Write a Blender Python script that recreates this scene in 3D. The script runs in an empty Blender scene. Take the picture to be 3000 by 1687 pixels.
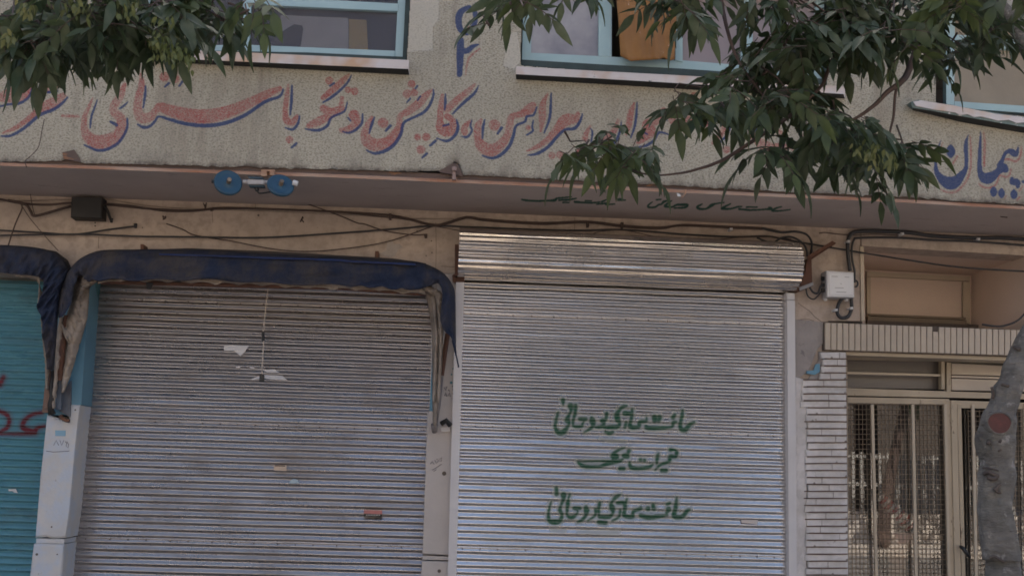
import bpy, math, random
import numpy as np
from mathutils import Vector, Matrix
random.seed(7); RNG = np.random.default_rng(11)
scene = bpy.context.scene
COL = scene.collection
R = math.radians

# ------------------------------------------------------------------ camera
F = 3261.0                                   # focal length in pixels of the 3000 x 1687 photograph
CAM = np.array([0.0, -9.0, 1.6])
yaw, pit, rol = R(3.3), R(9.3), R(1.92)
fw = np.array([math.sin(yaw)*math.cos(pit), math.cos(yaw)*math.cos(pit), math.sin(pit)])
rt = np.array([math.cos(yaw), -math.sin(yaw), 0.0]); up = np.cross(rt, fw)
rt, up = math.cos(rol)*rt + math.sin(rol)*up, -math.sin(rol)*rt + math.cos(rol)*up
cd = bpy.data.cameras.new('camera'); cam = bpy.data.objects.new('camera', cd); COL.objects.link(cam)
cd.sensor_width = 36; cd.lens = 36*F/3000; cd.clip_end = 400; cd.clip_start = 0.05
m = Matrix.Identity(4)
for i in range(3):
    m[i][0], m[i][1], m[i][2], m[i][3] = rt[i], up[i], -fw[i], CAM[i]
cam.matrix_world = m
scene.camera = cam

# ------------------------------------------------------------------ light
SUN_EL = R(50)
world = bpy.data.worlds.new("World"); scene.world = world; world.use_nodes = True
nt = world.node_tree; bg = nt.nodes['Background']; bg.inputs[1].default_value = 0.085
sky = nt.nodes.new('ShaderNodeTexSky'); sky.sky_type = 'NISHITA'; sky.sun_disc = False
sky.sun_elevation = SUN_EL; sky.sun_rotation = R(0); sky.dust_density = 4.5; sky.air_density = 1.0
nt.links.new(sky.outputs[0], bg.inputs[0])
sl = bpy.data.lights.new('sun', 'SUN'); sl.energy = 5.0; sl.angle = R(0.5); sl.color = (1, .91, .79)
so = bpy.data.objects.new('sun', sl); COL.objects.link(so); so.location = (0, 20, 30)
so.rotation_euler = Vector((0, -math.cos(SUN_EL), -math.sin(SUN_EL))).to_track_quat('-Z', 'Y').to_euler()
scene.view_settings.view_transform = 'Standard'; scene.view_settings.look = 'None'
scene.view_settings.exposure = 2.06; scene.view_settings.gamma = 1
scene.cycles.filter_width = 1.7; scene.cycles.max_bounces = 8
scene.cycles.sample_clamp_indirect = 6

# ------------------------------------------------------------------ tracing helpers
def W(x, y, Y):
    """point of the world on the upright plane y = Y seen at photograph pixel (x, y)"""
    d = fw + (x-1500)/F*rt - (y-843.5)/F*up
    t = (Y-CAM[1])/d[1]
    return CAM + t*d
XB, YU, TB = None, -0.95, math.tan(R(10))
XB = W(2672, 400, YU)[0]
def WU(x, y, off=0.0):
    """point on the upper wall (which turns back a little at XB)"""
    p = W(x, y, YU+off)
    if p[0] <= XB: return p
    d = fw + (x-1500)/F*rt - (y-843.5)/F*up
    t = (YU+off + TB*(CAM[0]-XB) - CAM[1])/(d[1]-TB*d[0])
    return CAM + t*d
def proj(P):
    v = np.asarray(P)-CAM; z = v@fw
    return 1500+F*(v@rt)/z, 843.5-F*(v@up)/z
def zz(x0, y0, k, pts):
    return [(x0+p[0]/k, y0+p[1]/k)+tuple(q/k for q in p[2:]) for p in pts]
def interp(tab, x):
    return float(np.interp(x, [t[0] for t in tab], [t[1] for t in tab]))

# ------------------------------------------------------------------ objects
def tag(o, label=None, cat=None, group=None, kind=None):
    if label: o['label'] = label
    if cat: o['category'] = cat
    if group: o['group'] = group
    if kind: o['kind'] = kind
    return o
def thing(name, label, cat, loc, group=None):
    o = bpy.data.objects.new(name, None); COL.objects.link(o); o.location = tuple(float(v) for v in loc)
    o.empty_display_size = .1
    return tag(o, label, cat, group)
def rootloc(p):
    while p.parent: p = p.parent
    return np.array(p.location)
class MB:
    def __init__(s): s.v = []; s.f = []; s.mi = []; s.n = 0
    def add(s, vs, fs, mi=0):
        vs = np.asarray(vs, float).reshape(-1, 3)
        s.v.append(vs); s.f += [tuple(i+s.n for i in f) for f in fs]; s.mi += [mi]*len(fs); s.n += len(vs)
        return s
    def box(s, a, b, mi=0):
        x0, y0, z0 = a; x1, y1, z1 = b
        vs = [(x, y, z) for x in (x0, x1) for y in (y0, y1) for z in (z0, z1)]
        return s.add(vs, [(0,1,3,2),(4,6,7,5),(0,4,5,1),(2,3,7,6),(0,2,6,4),(1,5,7,3)], mi)
    def slab(s, pts, Y, thick=.05, mi=0, fn=None, bev=0):
        """polygon traced in the photograph, standing on plane y = Y, thick metres deep behind it"""
        fn = fn or (lambda x, y: W(x, y, Y))
        P = np.array([fn(p[0], p[1]) for p in pts]); n = len(P); Q = P+np.array([0, thick, 0])
        if bev:
            c = P.mean(0); dd = c-P; dd /= np.linalg.norm(dd, axis=1)[:, None]+1e-9
            P2 = P+dd*bev*1.4; P = P+np.array([0, bev, 0])
            s.add(np.vstack([P2, P, Q]), [tuple(range(n))]+[(i, (i+1) % n, n+(i+1) % n, n+i) for i in range(n)] +
                  [(n+i, n+(i+1) % n, 2*n+(i+1) % n, 2*n+i) for i in range(n)]+[tuple(range(3*n-1, 2*n-1, -1))], mi)
            return s
        return s.add(np.vstack([P, Q]), [tuple(range(n)), tuple(range(2*n-1, n-1, -1))] +
                     [(i, (i+1) % n, n+(i+1) % n, n+i) for i in range(n)], mi)
    def tube(s, pts, r, seg=8, mi=0, caps=True):
        P = [np.asarray(p, float) for p in pts]; rr = r if hasattr(r, '__len__') else [r]*len(P)
        rings = []; prev = None
        for i, p in enumerate(P):
            d = P[min(i+1, len(P)-1)]-P[max(i-1, 0)]; d = d/(np.linalg.norm(d)+1e-9)
            if prev is None:
                a = np.cross(d, (0, 1, 0) if abs(d[1]) < .9 else (1, 0, 0))
            else: a = prev-d*(prev@d)
            a /= np.linalg.norm(a)+1e-9; prev = a; b = np.cross(d, a)
            rings.append([p+rr[i]*(math.cos(t)*a+math.sin(t)*b) for t in np.linspace(0, 2*math.pi, seg, endpoint=False)])
        fs = [(i*seg+j, i*seg+(j+1) % seg, (i+1)*seg+(j+1) % seg, (i+1)*seg+j) for i in range(len(P)-1) for j in range(seg)]
        if caps: fs += [tuple(range(seg-1, -1, -1)), tuple((len(P)-1)*seg+j for j in range(seg))]
        return s.add(np.array(rings).reshape(-1, 3), fs, mi)
    def grid(s, G, mi=0, mask=None):
        """G: rows x cols x 3"""
        a, b = G.shape[:2]
        fs = [(i*b+j, i*b+j+1, (i+1)*b+j+1, (i+1)*b+j) for i in range(a-1) for j in range(b-1) if mask is None or mask[i, j]]
        return s.add(G.reshape(-1, 3), fs, mi)
    def build(s, name, mats, parent=None, smooth=False, label=None, attrs=None):
        V = np.vstack(s.v)
        if parent is None:
            L = V.mean(0); L[2] = V[:, 2].min()
        else: L = rootloc(parent)
        me = bpy.data.meshes.new(name); me.from_pydata((V-L).tolist(), [], s.f)
        for mt in (mats if isinstance(mats, (list, tuple)) else [mats]): me.materials.append(mt)
        if any(s.mi): me.polygons.foreach_set('material_index', s.mi)
        if smooth: me.polygons.foreach_set('use_smooth', [True]*len(me.polygons))
        for k, a in (attrs or {}).items():
            at = me.attributes.new(k, 'FLOAT', 'POINT'); at.data.foreach_set('value', np.asarray(a, dtype=np.float32))
        me.update(); o = bpy.data.objects.new(name, me); COL.objects.link(o)
        if parent is None: o.location = tuple(L)
        else: o.parent = parent
        if label: o['label'] = label
        return o
def smoothpath(pts, n=6):
    """Catmull-Rom through 3-D points"""
    P = [np.asarray(p, float) for p in pts]
    if len(P) < 3: return P
    out = []
    for i in range(len(P)-1):
        p0, p1, p2, p3 = P[max(i-1, 0)], P[i], P[i+1], P[min(i+2, len(P)-1)]
        for t in np.linspace(0, 1, n, endpoint=False):
            out.append(.5*((2*p1)+(p2-p0)*t+(2*p0-5*p1+4*p2-p3)*t*t+(3*p1-p0-3*p2+p3)*t**3))
    return out+[P[-1]]

# ------------------------------------------------------------------ materials
class NT:
    def __init__(s, name):
        s.m = bpy.data.materials.new(name); s.m.use_nodes = True; s.t = s.m.node_tree
        s.b = s.t.nodes['Principled BSDF']; s.out = s.t.nodes['Material Output']
        s.tc = s.t.nodes.new('ShaderNodeTexCoord')
    def n(s, ty, **kw):
        nd = s.t.nodes.new(ty)
        for k, v in kw.items(): setattr(nd, k, v)
        return nd
    def l(s, a, b): s.t.links.new(a, b)
    def noise(s, scale, detail=4, rough=.55, stretch=(1, 1, 1), coord='Object'):
        mp = s.n('ShaderNodeMapping'); mp.inputs['Scale'].default_value = stretch
        s.l(s.tc.outputs[coord], mp.inputs[0])
        t = s.n('ShaderNodeTexNoise'); t.inputs['Scale'].default_value = scale
        t.inputs['Detail'].default_value = detail; t.inputs['Roughness'].default_value = rough
        s.l(mp.outputs[0], t.inputs[0]); return t.outputs[0]
    def ramp(s, fac, a, b, lo=0., hi=1.):
        r = s.n('ShaderNodeMapRange'); r.inputs[1].default_value = a; r.inputs[2].default_value = b
        r.inputs[3].default_value = lo; r.inputs[4].default_value = hi; s.l(fac, r.inputs[0]); return r.outputs[0]
    def mix(s, fac, a, b):
        r = s.n('ShaderNodeMix', data_type='RGBA')
        for v, i in ((fac, 0), (a, 6), (b, 7)):
            if isinstance(v, (int, float)): r.inputs[i].default_value = v
            elif isinstance(v, tuple): r.inputs[i].default_value = v+(1,)
            else: s.l(v, r.inputs[i])
        return r.outputs[2]
    def math(s, op, a, b=None, clamp=False):
        r = s.n('ShaderNodeMath', operation=op, use_clamp=clamp)
        for v, i in ((a, 0), (b, 1)):
            if v is None: continue
            if isinstance(v, (int, float)): r.inputs[i].default_value = v
            else: s.l(v, r.inputs[i])
        return r.outputs[0]
    def attr(s, name):
        return s.n('ShaderNodeAttribute', attribute_name=name).outputs['Fac']
    def bump(s, h, strength, dist):
        r = s.n('ShaderNodeBump'); r.inputs['Strength'].default_value = strength; r.inputs['Distance'].default_value = dist
        s.l(h, r.inputs['Height']); s.l(r.outputs[0], s.b.inputs['Normal'])
    def base(s, c): s.l(c, s.b.inputs['Base Color']) if not isinstance(c, tuple) else setattr(s.b.inputs['Base Color'], 'default_value', c+(1,))
    def rough(s, v): s.b.inputs['Roughness'].default_value = v
def surf(name, c1, c2=None, scale=3, rough=.8, bump=.3, bscale=60, bdist=.004, metal=0, spots=None, spot_at=.66, spot_scale=9,
         detail=5, stretch=(1, 1, 1), fine=None, spec=None):
    k = NT(name); c2 = c2 or tuple(v*.8 for v in c1)
    col = k.mix(k.ramp(k.noise(scale, detail, .6, stretch), .3, .7), c1, c2)
    if fine: col = k.mix(k.ramp(k.noise(fine[1], 3, .7), .45, .62), col, fine[0])
    if spots: col = k.mix(k.ramp(k.noise(spot_scale, 6, .65, stretch), spot_at, spot_at+.05), col, spots)
    k.base(col); k.rough(rough); k.b.inputs['Metallic'].default_value = metal
    if spec is not None: k.b.inputs['Specular IOR Level'].default_value = spec
    if bump: k.bump(k.noise(bscale, 4, .6), bump, bdist)
    return k.m

def stucco_mat():
    k = NT('cream_stucco')
    col = k.mix(k.ramp(k.noise(1.3, 5, .6), .35, .7), (.52, .475, .385), (.42, .38, .31))
    col = k.mix(k.ramp(k.noise(.9, 6, .7, (1.6, 1, .35)), .52, .75), col, (.28, .22, .165))
    col = k.mix(k.math('MULTIPLY', k.ramp(k.noise(2.6, 6, .7, (3.2, 1, .3)), .56, .74), .55), col, (.20, .16, .13))
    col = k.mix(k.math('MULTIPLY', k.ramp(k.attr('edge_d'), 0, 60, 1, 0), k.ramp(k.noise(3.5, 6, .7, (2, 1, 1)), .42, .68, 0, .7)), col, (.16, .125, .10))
    grain = k.noise(62, 4, .65, (1, 1, 1.5))
    col = k.mix(k.ramp(grain, .48, .64), col, (.24, .22, .175))
    patch = k.attr('patch')
    col = k.mix(k.math('MULTIPLY', patch, k.ramp(k.noise(6, 5, .7), .3, .7, .75, .3)), col, (.47, .44, .39))
    # painted writing: signed distances in photo pixels stored on the vertices
    wear = k.noise(110, 3, .7, (1, 1, 1.6)); wear2 = k.noise(5, 3, .6)
    rf = k.ramp(k.attr('red_d'), .9, -.9)
    vis = k.math('ADD', k.ramp(wear, .36, .60), k.ramp(wear2, .2, .8, -.3, .3), clamp=True)
    col = k.mix(k.math('MULTIPLY', rf, k.math('SUBTRACT', 1.0, k.math('MULTIPLY', vis, .75))), col, (.36, .075, .075))
    bf = k.ramp(k.attr('blue_d'), .9, -.9)
    col = k.mix(k.math('MULTIPLY', bf, k.ramp(wear, .25, .75, .98, .75)), col, (.013, .043, .155))
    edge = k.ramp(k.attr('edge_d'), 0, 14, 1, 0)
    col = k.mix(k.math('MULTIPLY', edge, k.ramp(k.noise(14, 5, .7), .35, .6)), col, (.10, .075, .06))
    k.base(col); k.rough(.92)
    k.bump(k.math('MULTIPLY', grain, k.math('SUBTRACT', 1.0, k.math('MULTIPLY', patch, .8))), 1.0, .016)
    return k.m
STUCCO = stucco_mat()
def sheet_mat(name, c1, c2, metal, rough, paint=(.001, .068, .030), grime=(.10, .07, .05), gr=.45):
    k = NT(name)
    st = k.noise(5, 6, .7, (.5, 1, 14))
    col = k.mix(k.ramp(st, .3, .75), c1, c2)
    g = k.math('MULTIPLY', k.ramp(k.noise(2.2, 6, .65, (1, 1, 2.5)), .5, .72), gr)
    col = k.mix(g, col, grime)
    col = k.mix(k.ramp(k.noise(70, 2, .6), .71, .74), col, (.08, .07, .07))
    p = k.ramp(k.attr('paint'), .0, 1.0)
    p2 = k.math('MULTIPLY', p, k.ramp(k.noise(60, 3, .6), .3, .7, 1, .9))
    col = k.mix(p2, col, paint); k.l(k.math('SUBTRACT', .5, k.math('MULTIPLY', p2, .42)), k.b.inputs['Specular IOR Level'])
    k.base(col)
    mt = k.math('MULTIPLY', k.math('SUBTRACT', 1.0, k.math('MAXIMUM', p2, g)), metal); k.l(mt, k.b.inputs['Metallic'])
    rr = k.math('ADD', k.ramp(k.noise(5, 5, .6, (.5, 1, 5)), .3, .7, rough-.05, rough+.10), k.math('MULTIPLY', p2, .5), clamp=True)
    k.l(rr, k.b.inputs['Roughness'])
    k.bump(k.noise(3, 4, .6, (1, 1, 9)), .10, .006)
    return k.m
GALV = sheet_mat('galvanised_slats', (.74, .695, .66), (.62, .58, .55), .95, .16, gr=.18)
GALV_OLD = sheet_mat('weathered_slats', (.47, .43, .415), (.36, .325, .31), .86, .27, gr=.45)
BLUESH = sheet_mat('blue_painted_slats', (.09, .245, .30), (.125, .29, .345), .2, .28, paint=(.16, .015, .02), grime=(.08, .085, .08), gr=.4)
PLASTER = surf('beige_wall_paint', (.46, .365, .30), (.39, .31, .255), 1.2, .85, .35, 40, .006, fine=((.34, .27, .22), 9), spots=(.10, .075, .06), spot_at=.665, spot_scale=48)
PLASTER2 = surf('niche_paint', (.66, .52, .43), (.58, .455, .375), 1.5, .8, .3, 30, .005, spots=(.15, .12, .09), spot_at=.71, spot_scale=14)
CREAM = surf('cream_trim_paint', (.47, .385, .29), (.41, .335, .25), 2, .6, .2, 50, .003, spots=(.16, .11, .08), spot_at=.68, spot_scale=22)
WOODCREAM = surf('cream_door_paint', (.42, .335, .24), (.33, .26, .18), 3, .55, .25, 50, .003, spots=(.12, .08, .05), spot_at=.64, spot_scale=18, stretch=(1, 1, .35))
def soffit_mat():
    k = NT('grey_soffit_paint')
    col = k.mix(k.ramp(k.noise(1.6, 5, .6), .3, .7), (.43, .355, .32), (.36, .295, .265))
    col = k.mix(k.ramp(k.noise(4, 6, .7, (1, 3, 1)), .6, .8), col, (.17, .14, .13))
    col = k.mix(k.ramp(k.attr('paint'), .0, 1.0), col, (.003, .055, .032))
    k.base(col); k.rough(.85); k.bump(k.noise(30, 4, .6), .4, .006); return k.m
SOFFIT = soffit_mat()
DARKEDGE = surf('dark_brown_ledge', (.13, .085, .07), (.085, .06, .052), 6, .8, .4, 40, .01, spots=(.25, .12, .06), spot_at=.62, spot_scale=12, stretch=(.3, 1, 1))
RUSTEDGE = surf('rusty_angle_iron', (.42, .29, .21), (.28, .11, .05), 4, .75, .3, 60, .004, stretch=(.6, 1, 3))
RUST = surf('dark_rust', (.13, .055, .032), (.07, .035, .025), 9, .8, .5, 50, .006)
WHITEP = surf('white_pillar_paint', (.57, .545, .53), (.48, .465, .46), 2.5, .75, .35, 35, .006, spots=(.27, .25, .25), spot_at=.69, spot_scale=16, fine=((.47, .50, .56), 6))
PINKW = surf('faded_white_pillar', (.49, .435, .405), (.41, .36, .33), 2, .75, .3, 35, .005, spots=(.24, .17, .12), spot_at=.69, spot_scale=14)
GUIDEW = surf('white_guide_paint', (.58, .55, .55), (.52, .49, .49), 3, .5, .15, 40, .003, spots=(.35, .22, .12), spot_at=.74, spot_scale=10)
BLUEJ = surf('blue_jamb_paint', (.12, .265, .36), (.095, .21, .29), 2.5, .6, .25, 40, .004, spots=(.3, .3, .3), spot_at=.74, spot_scale=14)
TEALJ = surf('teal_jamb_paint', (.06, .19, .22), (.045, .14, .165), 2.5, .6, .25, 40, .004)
FRAMEB = surf('pale_blue_window_paint', (.36, .50, .53), (.31, .44, .475), 4, .5, .12, 60, .002, spots=(.22, .25, .24), spot_at=.73, spot_scale=20)
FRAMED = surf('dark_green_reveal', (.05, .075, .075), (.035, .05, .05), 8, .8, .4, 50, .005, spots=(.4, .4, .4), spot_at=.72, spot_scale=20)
SILLW = surf('peeling_white_sill', (.62, .57, .57), (.52, .47, .46), 4, .65, .3, 50, .004, spots=(.08, .11, .11), spot_at=.66, spot_scale=11, fine=((.50, .33, .22), 2.2))
SILLG = surf('green_sill_apron', (.17, .22, .21), (.11, .15, .145), 8, .7, .4, 40, .006, spots=(.58, .55, .54), spot_at=.57, spot_scale=9)
BLACK = surf('black_plastic', (.012, .012, .013), (.02, .018, .018), 8, .5, .1, 60, .002)
BLACKB = surf('black_box_metal', (.018, .015, .014), (.010, .009, .009), 12, .6, .2, 60, .002)
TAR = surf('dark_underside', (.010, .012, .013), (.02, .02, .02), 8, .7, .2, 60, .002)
CABLEB = surf('dusty_brown_cable', (.085, .055, .045), (.05, .032, .027), 6, .8, 0)
CABLEK = surf('black_cable', (.020, .020, .024), (.03, .028, .03), 6, .55, 0)
CABLEL = surf('pale_wire', (.30, .24, .19), (.2, .15, .12), 6, .8, 0)
def fabric_mat(name, c1, c2, dirt):
    k = NT(name)
    col = k.mix(k.ramp(k.noise(3, 5, .6), .35, .7), c1, c2)
    col = k.mix(k.ramp(k.noise(2.2, 6, .72, (1.2, 1, .8)), .44, .66, 0, .85), col, dirt)
    k.base(col); k.rough(.9); k.bump(k.noise(5, 6, .65, (1, 1, .6)), .8, .06); return k.m
CANVAS = fabric_mat('navy_canvas', (.008, .015, .040), (.015, .024, .055), (.065, .052, .044))
LINING = fabric_mat('cream_lining', (.36, .30, .25), (.27, .22, .18), (.10, .075, .06))
ORANGE = None
def orange_mat():
    k = NT('orange_curtain_cloth')
    col = k.mix(k.ramp(k.noise(3, 4, .6), .3, .7), (.31, .145, .038), (.19, .085, .024))
    v = k.noise(26, 4, .8, (1, 1, .7)); fl = k.math('MULTIPLY', k.ramp(v, .62, .66), k.ramp(k.noise(4.5, 2, .5, (1.6, 1, .6)), .5, .56))
    col = k.mix(fl, col, (.55, .38, .33)); k.base(col); k.rough(.6); k.bump(k.noise(9, 3, .5, (3, 1, .4)), .4, .02)
    return k.m
ORANGE = orange_mat()
def glass_mat(name, tint, trans, rough=.08, dirt=(.3, .29, .31), spec=.5):
    k = NT(name); k.base(k.mix(k.ramp(k.noise(2.5, 5, .6), .35, .7), dirt, tuple(v*.8 for v in dirt))); k.rough(rough)
    k.b.inputs['Specular IOR Level'].default_value = spec
    tr = k.n('ShaderNodeBsdfTransparent'); tr.inputs[0].default_value = tint+(1,)
    mx = k.n('ShaderNodeMixShader'); mx.inputs[0].default_value = trans
    fr = k.n('ShaderNodeFresnel'); fr.inputs[0].default_value = 1.5
    fac = k.math('SUBTRACT', trans, fr.outputs[0], clamp=True); k.l(fac, mx.inputs[0])
    k.l(k.b.outputs[0], mx.inputs[1]); k.l(tr.outputs[0], mx.inputs[2]); k.l(mx.outputs[0], k.out.inputs[0]); return k.m
DUSTGLASS = glass_mat('dusty_window_glass', (.95, .95, .97), .80, .16, (.22, .21, .24))
DOORGLASS = NT('door_glass')
DOORGLASS.base((.02, .02, .02)); DOORGLASS.rough(.0)
_g = DOORGLASS.n('ShaderNodeBsdfGlossy'); _g.inputs['Roughness'].default_value = .012
_t = DOORGLASS.n('ShaderNodeBsdfTransparent'); _t.inputs[0].default_value = (.95, .95, .95, 1)
_f = DOORGLASS.n('ShaderNodeFresnel'); _f.inputs[0].default_value = 1.85
_m = DOORGLASS.n('ShaderNodeMixShader'); DOORGLASS.l(_f.outputs[0], _m.inputs[0]); DOORGLASS.l(_t.outputs[0], _m.inputs[1]); DOORGLASS.l(_g.outputs[0], _m.inputs[2])
DOORGLASS.l(_m.outputs[0], DOORGLASS.out.inputs[0]); DOORGLASS = DOORGLASS.m
FROST_GLARE = surf('frosted_pane_painted_glare', (.15, .148, .185), (.42, .40, .42), 2.0, .3, .15, 90, .001)  # light and dark blotches in the colour stand in for reflections on the glass
PINKPANE = surf('pinkish_net_curtain', (.30, .255, .27), (.26, .22, .235), 3, .8, .1, 60, .002)
BEIGENET = surf('beige_blind_cloth', (.30, .255, .20), (.24, .205, .165), 4, .85, .3, 60, .004)
ROOMW = surf('room_wall', (.16, .15, .16), (.13, .12, .13), 2, .9, 0)
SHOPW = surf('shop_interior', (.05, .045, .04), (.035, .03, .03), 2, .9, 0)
PAPER = surf('pale_paper', (.66, .63, .62), (.58, .55, .55), 8, .8, .2, 60, .002)
PAPERG = surf('grey_sheet', (.62, .62, .63), (.5, .5, .52), 5, .8, .1, 60, .002)
OCHRE = surf('ochre_card', (.62, .46, .15), (.52, .38, .12), 5, .8, .1, 60, .002)
PANEL = surf('tile_cream', (.46, .38, .30), (.39, .32, .255), 5, .55, .25, 40, .003, spots=(.2, .14, .1), spot_at=.74, spot_scale=18)
MORTAR = surf('dark_mortar', (.085, .065, .055), (.12, .095, .08), 12, .9, .4, 50, .006)
BRICKW = surf('white_painted_brick', (.54, .50, .48), (.45, .42, .405), 4, .75, .7, 26, .012, spots=(.3, .25, .22), spot_at=.67, spot_scale=14, fine=((.60, .56, .55), 5))
RENDERG = surf('rough_grey_render', (.33, .29, .27), (.25, .22, .21), 3, .9, .8, 22, .014, spots=(.17, .15, .15), spot_at=.6, spot_scale=8)
RENDERG2 = surf('pale_filler', (.42, .36, .32), (.30, .26, .23), 14, .9, .6, 30, .006)
CORDP = surf('pale_cord', (.55, .47, .40), (.45, .38, .32), 9, .8, 0)
BOXW = surf('white_box_plastic', (.60, .58, .58), (.55, .53, .53), 3, .45, .05, 60, .001)
BLUEDISC = surf('blue_enamel', (.014, .055, .095), (.018, .066, .115), 4, .4, .1, 40, .002, spots=(.12, .05, .03), spot_at=.73, spot_scale=22)
BARK = None
def bark_mat():
    k = NT('pale_grey_bark')
    col = k.mix(k.ramp(k.noise(7, 5, .65, (1, 1, 1.8)), .3, .7), (.27, .25, .225), (.095, .085, .078))
    col = k.mix(k.ramp(k.noise(3.2, 4, .6), .5, .7, 0, .45), col, (.15, .15, .115))
    col = k.mix(k.ramp(k.noise(16, 5, .7, (.35, .35, 2.4)), .63, .70), col, (.075, .06, .055))
    col = k.mix(k.ramp(k.noise(15, 5, .7), .58, .66, 0, .8), col, (.38, .355, .33))
    k.base(col); k.rough(.85); k.bump(k.noise(11, 7, .7, (.7, .7, 2.4)), 1.0, .045); return k.m
BARK = bark_mat()
CUTWOOD = surf('red_painted_cut', (.12, .042, .036), (.065, .032, .028), 26, .85, .5, 60, .004)
def leaf_mat(name, c1, c2, c3):
    k = NT(name)
    col = k.mix(k.ramp(k.noise(7, 3, .6), .42, .68), c1, c2); col = k.mix(k.ramp(k.noise(2.6, 2, .5), .5, .66), col, c3)
    k.base(col); k.rough(.5); k.b.inputs['Specular IOR Level'].default_value = .35
    tl = k.n('ShaderNodeBsdfTranslucent'); k.l(col, tl.inputs[0])
    mx = k.n('ShaderNodeMixShader'); mx.inputs[0].default_value = .32
    k.l(k.b.outputs[0], mx.inputs[1]); k.l(tl.outputs[0], mx.inputs[2]); k.l(mx.outputs[0], k.out.inputs[0]); return k.m
LEAF = leaf_mat('ash_leaves', (.042, .064, .030), (.105, .122, .078), (.080, .105, .036))
SEED = leaf_mat('yellow_green_seeds', (.12, .135, .045), (.095, .12, .04), (.16, .155, .055))
TWIG = surf('brown_twig', (.085, .055, .045), (.06, .04, .035), 8, .8, .3, 60, .002)

# ------------------------------------------------------------------ painted strokes as distance fields
def sdf(pts_u, pts_v, strokes, far=30.0):
    """signed distance (photo pixels) from each point to the nearest stroke; stroke = [(x, y, width) ...]"""
    D = np.full(pts_u.shape, far)
    for st in strokes:
        if len(st) == 1: st = st+[(st[0][0]+.01, st[0][1], st[0][2])]
        if len(st) > 2: st = [tuple(p) for p in smoothpath([np.array(q) for q in st], 4)]
        A = np.array(st); pad = A[:, 2].max()/2+far
        idx = np.nonzero((pts_u > A[:, 0].min()-pad) & (pts_u < A[:, 0].max()+pad) & (pts_v > A[:, 1].min()-pad) & (pts_v < A[:, 1].max()+pad))[0]
        if not len(idx): continue
        u = pts_u[idx]; v = pts_v[idx]; best = D[idx]
        for (x0, y0, w0), (x1, y1, w1) in zip(st[:-1], st[1:]):
            dx, dy = x1-x0, y1-y0; L2 = dx*dx+dy*dy+1e-9
            t = np.clip(((u-x0)*dx+(v-y0)*dy)/L2, 0, 1)
            best = np.minimum(best, np.hypot(u-(x0+t*dx), v-(y0+t*dy))-(w0+t*(w1-w0))/2)
        D[idx] = best
    return D
A1 = (0, 0, 2.576); A2 = (1000, 0, 2.576); A3 = (2000, 0, 2.576); A4 = (2650, 350, 5.366)
RED = [(A1, s) for s in [
 [(0,740,60),(80,720,110),(170,700,110),(230,640,40)], [(430,620,50),(400,650,60),(340,690,40)],
 [(480,720,40),(400,780,90),(300,830,60),(200,910,40),(100,975,30),(20,1005,14)], [(470,875,20),(590,880,22)],
 [(940,640,30),(905,730,60),(860,800,60),(860,850,60),(910,890,70),(915,960,80),(880,1030,90),(800,1070,110),(720,1070,100),(660,1030,80),(635,960,50),(640,880,40),(675,800,25),(700,740,12)],
 [(1060,560,20),(1070,640,50),(1045,740,60),(1040,830,70),(1065,890,80),(1130,885,70),(1170,840,50),(1210,810,70),(1300,840,90),(1450,875,105),(1600,875,105),(1750,835,90),(1900,770,75),(2030,705,60),(2110,670,40)],
 [(1240,582,72)], [(1320,595,72)], [(2175,640,14),(2165,730,36),(2152,830,40),(2160,905,52),(2205,925,52),(2240,880,30)],
 [(2185,1055,58)], [(2485,610,60)], [(2440,820,56),(2500,850,70),(2576,820,50)], [(2330,950,40),(2400,920,66),(2480,880,54),(2540,845,36)]]]
RED += [(A2, s) for s in [
 [(60,565,16),(15,605,44),(-60,675,50),(-140,740,36)], [(50,680,50)], [(100,690,60)], [(5,740,30),(0,800,40)],
 [(95,870,80),(110,930,66),(60,975,56),(0,985,40)],
 [(228,890,30),(195,960,56),(180,1010,66),(200,1070,90),(270,1095,95),(350,1075,85),(405,1020,76),(440,950,56),(440,880,40),(500,845,56),(580,785,66),(640,720,50),(680,680,20)],
 [(315,930,80)], [(530,635,58)], [(495,710,66)], [(550,700,58)],
 [(1010,635,14),(960,685,40),(880,750,50),(800,825,56)], [(762,715,20),(752,800,46),(745,900,46),(755,970,80),(815,985,90),(845,920,46),(800,880,50)],
 [(575,1035,52)], [(640,1035,62)], [(600,1130,66)], [(970,920,28),(930,960,46),(930,1000,50)],
 [(1055,905,20),(1030,960,56),(1030,1040,56),(1060,1105,84),(1130,1135,94),(1195,1100,78),(1250,1030,56),(1270,950,56),(1285,885,50),(1350,865,50),(1420,825,76),(1450,790,40)],
 [(1155,945,86)], [(1410,965,40)], [(1557,710,14),(1520,790,46),(1518,880,56),(1505,990,20)],
 [(1787,850,20),(1765,895,66),(1690,910,90),(1635,970,66),(1555,1055,46),(1475,1110,34),(1400,1140,14)], [(1590,1175,54)], [(1650,1170,58)],
 [(1878,955,20),(1850,1005,36),(1838,1045,48)], [(2090,905,20),(2060,985,46),(1995,1055,40)], [(1800,1150,56)], [(1850,1145,56)],
 [(2210,780,14),(2185,850,46),(2168,950,46),(2150,1015,20)], [(2430,830,40),(2400,895,60),(2310,945,84),(2335,995,76),(2280,1050,48),(2240,1080,26)]]]
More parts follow.
